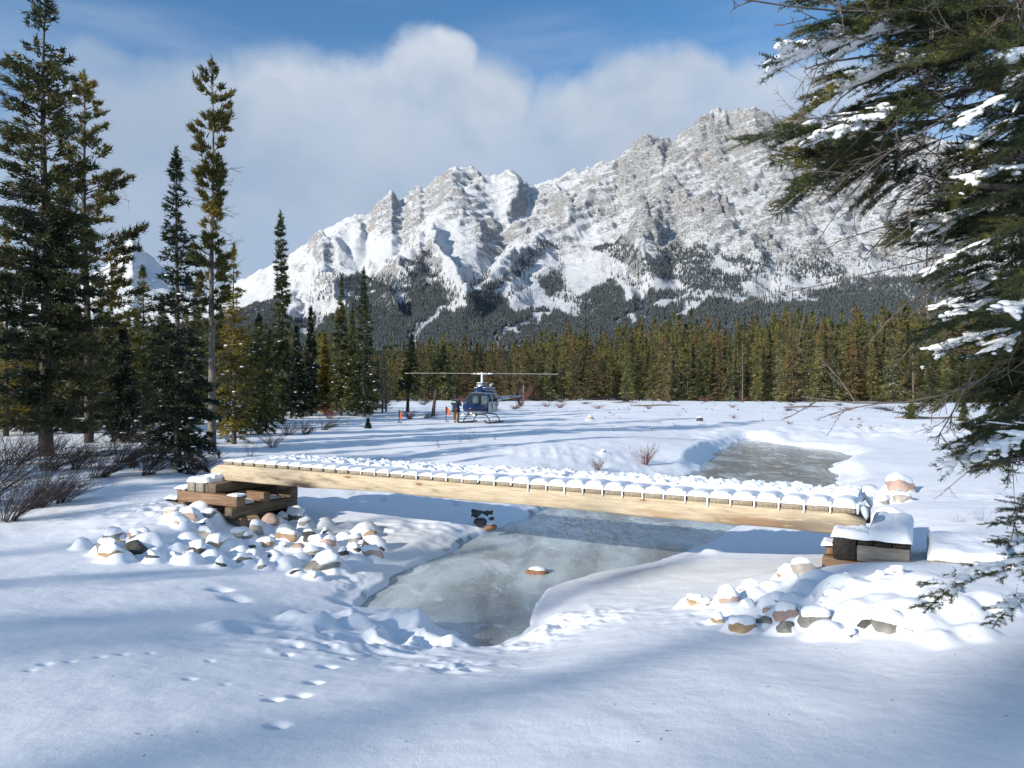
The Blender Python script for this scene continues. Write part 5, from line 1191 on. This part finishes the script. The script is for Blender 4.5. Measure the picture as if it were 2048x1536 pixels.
obj('tail_rotor', MB().box((-7.0, .28, 1.72), (.14, .02, 1.6), bev=.008, R=Matrix.Rotation(0, 3, 'X')).tube([(-7.0, .05, 1.72), (-7.0, .3, 1.72)], .04, 8).mesh('tail_rotor', M_BLADE), he)
he.children[-1].rotation_euler = (0, 0, 0)
obj('tail_skid', MB().tube([(-6.6, 0, 1.2), (-7.0, 0, .92), (-7.6, 0, .92)], .018, 6).mesh('tail_skid', M_SKID, True), he)
for sg in (1, -1):
    sk = obj('skid', MB().tube([(1.75, sg*.98, .22), (1.55, sg*.98, .08), (1.2, sg*.98, .045), (-1.3, sg*.98, .045)], .045, 8).box((.15, sg*.98, .42), (.55, .10, .025)).mesh('skid', M_SKID, True), he)
for xx in (.85, -.75): obj('cross_tube', MB().tube([(xx, -.98, .06), (xx, -.86, .34), (xx, -.68, .52), (xx, -.4, .58), (xx, .4, .58), (xx, .68, .52), (xx, .86, .34), (xx, .98, .06)], .034, 8).mesh('cross_tube', M_SKID, True), he)
for sg in (1, -1): obj('step', MB().box((.05, sg*.93, .40), (1.2, .09, .025)).mesh('step', M_SKID), he)
obj('beacon', MB().tube([(2.1, .16, 1.0), (2.2, .17, 1.0)], .04, 8).mesh('beacon', M_RED), he); obj('landing_light', MB().tube([(1.7, .05, .72), (1.82, .05, .66)], .08, 10).mesh('landing_light', M_WHITE), he)
obj('belly_light', MB().box((1.5, -.2, .60), (.12, .25, .1), bev=.02).box((1.1, .1, .56), (.1, .1, .12)).mesh('belly_light', M_BLK), he)
for sg in (1, -1): obj('mirror', MB().tube([(1.9, sg*.3, .8), (2.15, sg*.4, .6)], .012, 5).box((2.15, sg*.4, .58), (.04, .16, .10), bev=.01).mesh('mirror', M_WHITE), he)

# ------------------------------------------------------------------ person by the nose of the helicopter
M_COAT = simple('parka_navy', (.012, .018, .045), .8, 0, .25); M_TROU = simple('trousers_brown', (.16, .085, .035), .9, 0, .2); M_SKIN = simple('skin', (.5, .33, .25), .6); M_BOOT = simple('boots', (.05, .035, .025), .8); M_STRIP = simple('reflective_strip', (.45, .75, .35), .5); M_HAIR = simple('hood_fur', (.02, .02, .022), .95)
pp = gp(912, 845); pe = thing('person', 'person in a navy hooded parka and brown trousers facing the helicopter', 'person', pp, math.radians(-28)); pe.scale = (1.08, 1.08, 1.04)
def skin(name, verts, edges, radii, mat_, par, lv=2):
    me = bpy.data.meshes.new(name); me.from_pydata(verts, edges, []); me.materials.append(mat_)
    o = obj(name, me, par); s = o.modifiers.new('skin', 'SKIN'); s.use_smooth_shade = True
    for v, r in zip(me.skin_vertices[0].data, radii): v.radius = r if isinstance(r, tuple) else (r, r)
    me.skin_vertices[0].data[0].use_root = True
    o.modifiers.new('sub', 'SUBSURF').levels = lv; o.modifiers['sub'].render_levels = lv; return o
# local +y is where the person looks
bv = [(0, 0, .95), (0, .01, 1.15), (0, .02, 1.38), (0, .03, 1.50), (0, .05, 1.60), (0, .07, 1.72), (-.10, 0, .88), (-.11, .01, .50), (-.11, -.01, .09), (-.11, .13, .05), (.10, 0, .88), (.12, .03, .50), (.13, .02, .09), (.13, .16, .05),
      (-.20, .01, 1.42), (-.27, .03, 1.17), (-.20, .24, 1.08), (-.17, .34, 1.10), (.20, .01, 1.42), (.27, .03, 1.17), (.20, .24, 1.10), (.15, .35, 1.13)]
be = [(0, 1), (1, 2), (2, 3), (3, 4), (4, 5), (0, 6), (6, 7), (7, 8), (8, 9), (0, 10), (10, 11), (11, 12), (12, 13), (2, 14), (14, 15), (15, 16), (16, 17), (2, 18), (18, 19), (19, 20), (20, 21)]
brd = [.14, .13, .15, .07, .09, .095, .10, .07, .05, .045, .10, .07, .05, .045, .07, .05, .04, .035, .07, .05, .04, .035]
skin('body', bv, be, brd, M_SKIN, pe)
skin('parka', [(0, 0, .92), (0, 0, 1.15), (0, .01, 1.36), (0, .02, 1.50), (-.21, .01, 1.41), (-.30, .02, 1.16), (-.22, .22, 1.09), (.21, .01, 1.41), (.30, .02, 1.16), (.22, .22, 1.11), (0, 0, .80)], [(0, 1), (1, 2), (2, 3), (2, 4), (4, 5), (5, 6), (2, 7), (7, 8), (8, 9), (0, 10)], [(.25, .19), (.24, .18), (.23, .17), .12, .11, .085, .065, .11, .085, .065, (.26, .2)], M_COAT, pe)
skin('hood', [(0, .0, 1.50), (0, .01, 1.64), (0, .03, 1.78), (0, -.02, 1.88)], [(0, 1), (1, 2), (2, 3)], [.13, .15, .135, .05], M_HAIR, pe)
skin('trousers', [(0, 0, .92), (-.12, 0, .84), (-.12, .01, .50), (-.12, 0, .12), (.12, 0, .84), (.13, .03, .50), (.14, .02, .12)], [(0, 1), (1, 2), (2, 3), (0, 4), (4, 5), (5, 6)], [(.18, .15), .125, .10, .085, .125, .10, .085], M_TROU, pe)
for sx in (-.12, .135): skin('boot', [(sx, -.03, .06), (sx, .08, .05), (sx, .2, .04)], [(0, 1), (1, 2)], [.07, .06, .045], M_BOOT, pe)
obj('reflective_strip', MB().box((-.04, -.185, 1.33), (.30, .012, .05), bev=.004).mesh('reflective_strip', M_STRIP), pe)
obj('clipboard', MB().box((.05, .40, 1.14), (.22, .30, .012), bev=.004).mesh('clipboard', M_WHITE), pe)

# ------------------------------------------------------------------ marker flags
M_FLAG = simple('flag_orange', (.85, .13, .03), .7, 0, .1)
for i, (x, y, h, lab) in enumerate([(892, 844, 32, 'orange marker flag on a dark stake next to the person'), (798, 846, 27, 'orange marker flag on a thin stake near the small olive spruce')]):
    p = gp(x, y); s = h/F*p.y; f = thing('marker_flag', lab, 'flag', p, .2 if i else 0)
    obj('stake', MB().tube([(0, 0, -.2), (0, 0, s)], .03, 6).mesh('stake', M_SKID), f)
    n = 8; u = np.linspace(0, 1, n); P = []
    for q in u:
        for w in (0, .5, 1): P.append((.02+.26*q*(1 if i == 0 else .5)-.1*w*(1-q)*0, .05*math.sin(q*5+w), s-.02-.28*q-w*(.50-.12*q)*1.0))
    V_ = np.array(P); Qg = grid_quads(n, 3)
    o = obj('flag_cloth', mesh('flag_cloth', V_, Qg, M_FLAG, True), f); o.modifiers.new('solid', 'SOLIDIFY').thickness = .006
    obj('base_stone', mesh('base_stone', ICO2[0]*np.array([.16, .12, .08]), ICO2[1], M_ROCK['grey'], True), f, (.05, 0, .02))

# ------------------------------------------------------------------ the near spruce on the right
M_NEAR = needle_mat('needles_near', (.014, .027, .014), (.060, .078, .027), (.25, .21, .045))
def bough(seed, droop=.12, dens=400, sub=True):
    rng = RS(seed); seg = []
    ax = lambda s: np.array([s, .08*math.sin(s*4+seed), -droop*s*s+.06*s+.015*math.sin(s*9+seed*2)])
    k = 12; ss = np.linspace(0, 1, k); main = np.array([ax(s) for s in ss]); seg.append((main, .008, 1.0))
    sides = []
    for s in np.arange(.10, .97, .042):
        for sg in (1, -1):
            if rng.rand() < .16: continue
            l = (.38*(1-s)**.7+.07)*rng.uniform(.45, 1.25)*(.5+.5*min(1, s/.25)); b = ax(s)
            a = math.radians(rng.uniform(28, 68)); d = np.array([math.cos(a), sg*math.sin(a), rng.uniform(-.30, .30)]); u = np.linspace(0, 1, 5)
            p = b+np.outer(u*l, d)+np.outer(u**2, [0.05*l, 0, -.12*l*rng.uniform(.2, 1.6)]); seg.append((p, .0035, l)); sides.append((p, d, l, sg))
    if sub:
        for p, d, l, sg in list(sides):
            for u in np.arange(.22, .9, .055/max(l, .08)):
                for s2 in (1, -1):
                    b = np.array([np.interp(u, np.linspace(0, 1, 5), p[:, c]) for c in range(3)]); l2 = .34*l*(1-u*.75)*rng.uniform(.6, 1.1)
                    if l2 < .02: continue
                    a = s2*math.radians(45); dd = np.array([d[0]*math.cos(a)-d[1]*math.sin(a), d[0]*math.sin(a)+d[1]*math.cos(a), rng.uniform(-.15, .2)])
                    seg.append((np.array([b, b+dd*l2*.5, b+dd*l2]), .002, l2))
    tw = MB(); pos = []; dr = []
    for p, r, l in seg:
        tw.tube(p, r*np.linspace(1, .4, len(p)), 3, cap=False)
        L_ = np.linalg.norm(np.diff(p, axis=0), axis=1).sum(); n = int(L_*dens)
        st0 = .35 if r > .006 else (.12 if r > .003 else 0)
        u = st0+(1-st0)*rng.rand(n); t = np.linspace(0, 1, len(p)); q = np.stack([np.interp(u, t, p[:, c]) for c in range(3)], -1)
        T_ = np.gradient(p, axis=0); T_ /= np.linalg.norm(T_, axis=1)[:, None]; tt = np.stack([np.interp(u, t, T_[:, c]) for c in range(3)], -1)
        rd = rng.normal(0, 1, (n, 3)); rd -= (rd*tt).sum(1)[:, None]*tt; rd /= np.linalg.norm(rd, axis=1)[:, None]+1e-9; rd[:, 2] = rd[:, 2]*.9+.12
        pos.append(q); dr.append(tt*.75+rd*.85)
    pos = np.vstack(pos); dr = np.vstack(dr); n = len(pos)
    tint = np.clip(.35+.5*(vn(pos[:, 0]*7, pos[:, 1]*7, seed)-.4)+rng.normal(0, .1, n)+.25*(pos[:, 0]-.4), 0, 1.1)
    Vb, tb = blades(pos, dr, 1, np.full(n, .027), .0046, .18, rng, tint)
    need = mesh('needles', Vb, np.arange(len(Vb)).reshape(-1, 3), M_NEAR, False, attr={'tint': tb})
    sn = MB(); prm = 0
    def sausage(p, r0, lift):
        u = np.linspace(0, 1, 12); t = np.linspace(0, 1, len(p)); q = np.stack([np.interp(u, t, p[:, c]) for c in range(3)], -1); q[:, 2] += lift
        rr_ = r0*(1-np.abs(u*2-1)**3)**.5*(.45+1.0*vn(u*6, u*0+seed+p[0, 0]*9, seed))+.002
        sn.tube(q, rr_, 8, sq=(1.25, .72))
    sc_ = rng.uniform(.5, .78); sw = rng.uniform(.12, .24)
    k0, k1 = int(max(0, (sc_-sw-.05)*11)), int(min(11, (sc_+sw+.12)*11)); sausage(main[k0:k1+1], .038, .016)
    for p, d, l, sg in sides:
        inn = abs(p[0, 0]-sc_) < sw
        if (inn and rng.rand() < .9) or (rng.rand() < .10 and l > .12): sausage(p[0:4] if inn else p[2:], .018+.022*l if inn else .008, .010)
    return tw.mesh('twigs', M_BARK), need, sn.mesh('snow', M_SNOW, True)
BG = [bough(700+i, .08+.05*i) for i in range(6)]
def dead_bough(seed):
    rng = RS(seed); mb = MB()
    def rec(b, d, l, r, lv):
        k = 5; u = np.linspace(0, 1, k); cur = rng.normal(0, .22, 3)+np.array([0, 0, -.12]); p = b+np.outer(u*l, d)+np.outer(u**2*l, cur); mb.tube(p, r*np.linspace(1, .45, k), 4, cap=False)
        if lv == 0: return
        for q in range(rng.randint(4, 7)):
            s = rng.uniform(.2, .97); bb = np.array([np.interp(s, u, p[:, c]) for c in range(3)]); dd = d+cur*s*1.2+rng.normal(0, .5, 3); dd /= np.linalg.norm(dd)
            rec(bb, dd, l*rng.uniform(.16, .40), r*.5, lv-1)
    rec(np.zeros(3), np.array([1., 0, 0]), 1.0, .0085, 3); return mb.mesh('dead_twigs', M_DEAD)
DG = [dead_bough(800+i) for i in range(5)]
TX, TD = 2120, 4.3
tb_ = at(TX, 1250, TD); tx0, ty0 = tb_.x, tb_.y; g0 = gz(tx0, ty0)
ns = thing('spruce_tree', 'close snow-laden spruce with dead twigs framing the right side', 'tree', (tx0, ty0, g0-.1))
tz = np.linspace(0, 8.5, 16); tr_ = MB().tube(np.stack([-.03*tz+.04*np.sin(tz), .05*np.sin(tz*.7), tz], -1), .15*(1.1-tz/9), 12)
obj('trunk', tr_.mesh('trunk', M_BARK, True), ns)
base = Vector(ns.location)
rngn = RS(44)
def put_bough(x0_, y0_, d0, x1_, y1_, d1, v=None, roll=0.0, snow=True, dead=False, zs=1.0):
    a = at(x0_, y0_, d0)-base; b = at(x1_, y1_, d1)-base; dv = b-a; l = dv.length; e = dv.normalized()
    up_ = Vector((0, 0, 1)); y_ = up_.cross(e).normalized(); z_ = e.cross(y_)
    Mx = Matrix((e, y_, z_)).transposed().to_4x4() @ Matrix.Rotation(roll, 4, 'X')
    Mx = Matrix.Translation(a) @ Mx @ Matrix.Diagonal((l, l*zs, l*zs, 1))
    if dead:
        o = bpy.data.objects.new('dead_branch', DG[rngn.randint(5) if v is None else v]); C.objects.link(o); o.parent = ns; o.matrix_local = Mx; return
    k = rngn.randint(6) if v is None else v
    o = bpy.data.objects.new('bough', BG[k][0]); C.objects.link(o); o.parent = ns; o.matrix_local = Mx
    obj('needles', BG[k][1], o)['kind'] = 'stuff'
    if snow: obj('snow', BG[k][2], o)['kind'] = 'stuff'
# main snowy boughs as in the photo: root and tip (photo px, distance)
BO = [(1990, 60, 4.0, 1515, 82, 3.7), (1950, 20, 4.1, 1560, -20, 3.9), (1900, 40, 3.9, 1580, 45, 3.6), (1980, 110, 4.0, 1600, 120, 3.7), (1880, 130, 4.1, 1620, 150, 3.9), (2000, 20, 3.8, 1700, -10, 3.5), (2040, 60, 4.4, 1800, 30, 4.5), (2060, 90, 3.6, 1850, 60, 3.3), (1960, -20, 4.2, 1650, -60, 4.4),
      (1920, 190, 4.1, 1560, 268, 3.8), (1900, 240, 4.0, 1545, 330, 3.8), (1880, 220, 3.9, 1600, 240, 3.6), (1850, 270, 4.2, 1590, 370, 4.1), (1940, 170, 4.2, 1680, 200, 4.0), (1900, 280, 4.3, 1640, 350, 4.4),
      (2100, 170, 3.7, 1890, 230, 3.4), (2120, 200, 3.9, 1960, 300, 3.5), (2130, 150, 3.8, 1940, 120, 3.4), (2120, 240, 3.8, 1900, 200, 4.1),
      (2100, 330, 3.9, 1920, 330, 3.5), (2110, 370, 3.8, 1915, 400, 3.4), (2080, 380, 4.0, 1755, 470, 3.8), (2060, 420, 4.1, 1780, 440, 4.0), (2090, 430, 3.9, 1830, 520, 3.7), (2110, 440, 3.6, 1940, 450, 3.3), (2060, 470, 4.2, 1800, 490, 4.3),
      (2080, 510, 3.8, 1835, 532, 3.5), (2100, 540, 3.8, 1880, 560, 3.5), (2070, 560, 4.2, 1850, 600, 4.1), (2120, 520, 3.6, 2000, 560, 3.2),
      (2060, 610, 3.7, 1800, 655, 3.4), (2080, 640, 3.8, 1830, 690, 3.6), (2100, 640, 3.6, 1935, 720, 3.3), (2080, 690, 3.9, 1890, 720, 3.9), (2120, 600, 3.5, 1990, 640, 3.1), (2100, 590, 3.9, 1870, 610, 3.7),
      (2110, 800, 3.7, 1880, 885, 3.4), (2120, 830, 3.6, 1865, 905, 3.4), (2100, 790, 3.9, 1920, 850, 3.8), (2130, 850, 3.5, 1950, 870, 3.2),
      (2110, 1010, 3.6, 1985, 1020, 3.3), (2110, 1100, 3.6, 1850, 1150, 3.3), (2120, 1170, 3.4, 1990, 1205, 3.1), (2130, 1080, 3.7, 1985, 1085, 3.5)]
SNW = {0, 3, 9, 11, 15, 19, 21, 23, 25, 27, 28, 31, 32, 33, 34, 35, 37, 39, 41, 42, 43}
for i, q in enumerate(BO): put_bough(*q, roll=rngn.uniform(-.35, .35), zs=rngn.uniform(.6, .85), snow=i in SNW)
# darker snow-free inner boughs
for (xa, xb, ya, yb, n) in ((1740, 2060, -60, 120, 22), (1600, 1780, 220, 350, 9), (1880, 2100, 200, 520, 13), (1910, 2110, 500, 760, 15), (1990, 2120, 740, 900, 4)):
    for i in range(n):
        x = rngn.uniform(xa+120, xb+90); y = rngn.uniform(ya, yb); put_bough(x, y, rngn.uniform(4.0, 4.9), x-rngn.uniform(150, 260), y+rngn.uniform(-30, 90), rngn.uniform(3.9, 5.0), roll=rngn.uniform(-.9, .9), snow=rngn.rand() < .06, zs=.8)
DB = [(1960, 760, 3.9, 1700, 915, 3.6), (1950, 740, 3.8, 1850, 935, 3.6), (1930, 770, 3.9, 1780, 850, 3.8), (1900, 560, 4.0, 1720, 618, 3.8), (1920, 600, 4.0, 1800, 700, 3.8), (2060, 660, 3.6, 1930, 790, 3.5), (2090, 700, 3.4, 1960, 770, 3.4),
      (1900, 330, 4.0, 1700, 500, 3.9), (1950, 300, 4.1, 1740, 380, 4.0), (1760, 110, 3.9, 1520, 140, 3.6), (1750, 160, 4.0, 1580, 190, 3.8), (1700, 290, 3.9, 1545, 285, 3.7), (1780, 260, 3.7, 1660, 300, 3.5), (1900, 230, 3.6, 1740, 330, 3.4),
      (1980, 200, 4.1, 1760, 230, 4.0), (1950, 420, 4.0, 1750, 420, 3.9), (2000, 480, 4.0, 1780, 520, 3.8), (1930, 500, 4.0, 1720, 560, 3.9), (2110, 900, 3.6, 1930, 960, 3.4), (2110, 930, 3.5, 1960, 1010, 3.3), (2100, 60, 4.4, 1950, 140, 4.3), (2120, 100, 4.4, 1970, 60, 4.4), (2120, 190, 4.5, 1900, 270, 4.5),
      (2100, 300, 4.4, 1820, 330, 4.4), (1860, 60, 3.9, 1650, 100, 3.5), (1900, 100, 3.8, 1660, 160, 3.4), (1880, 160, 3.9, 1700, 240, 3.7), (2100, 1180, 3.3, 2020, 1310, 3.0), (2110, 960, 3.7, 1990, 930, 3.6), (1760, 330, 4, 1640, 420, 3.9), (2000, 720, 3.8, 1900, 860, 3.7), (1820, 20, 3.8, 1540, 50, 3.6)]
for q in DB: put_bough(*q, dead=True, roll=rngn.uniform(-3, 3))
for i in range(40):
    x = rngn.uniform(1870, 2100); y = rngn.uniform(-20, 520); put_bough(x, y, rngn.uniform(3.9, 4.7), x-rngn.uniform(80, 190), y+rngn.uniform(-60, 120), rngn.uniform(3.8, 4.8), dead=True, roll=rngn.uniform(-3, 3))
lim = MB(); pts_ = [at(2110, 120, 4.3), at(2030, 150, 4.15), at(1985, 150, 4.05), at(1950, 130, 4.0)]
lim.tube([p_-base for p_ in pts_], [.12, .10, .085, .05], 10)
for a_, b_ in (((2100, 320, 4.3), (1930, 330, 4.0)), ((2120, 400, 4.2), (1880, 370, 4.0)), ((2120, 40, 4.3), (1900, 0, 4.2)), ((2110, 140, 4.3), (1850, 210, 4.1)), ((2110, 560, 4.2), (1950, 600, 4.0)), ((2110, 800, 4.1), (1990, 840, 3.9))):
    lim.tube([at(*a_)-base, (at(*a_)+at(*b_))/2-base+Vector((0, 0, .03)), at(*b_)-base], [.035, .022, .010], 8)
obj('limb', lim.mesh('limb', M_BARK, True), ns)
sl_ = MB(); sl_.tube([at(2050, 105, 4.1)-base, at(2010, 118, 4.05)-base, at(1975, 128, 4.0)-base, at(1945, 125, 3.97)-base], [.05, .085, .075, .02], 10, sq=(1.2, .6)); sl_.tube([at(2060, 150, 4.0)-base, at(2030, 160, 3.98)-base, at(2005, 172, 3.96)-base], [.03, .06, .02], 8)
obj('snow', sl_.mesh('snow', M_SNOW, True), ns)
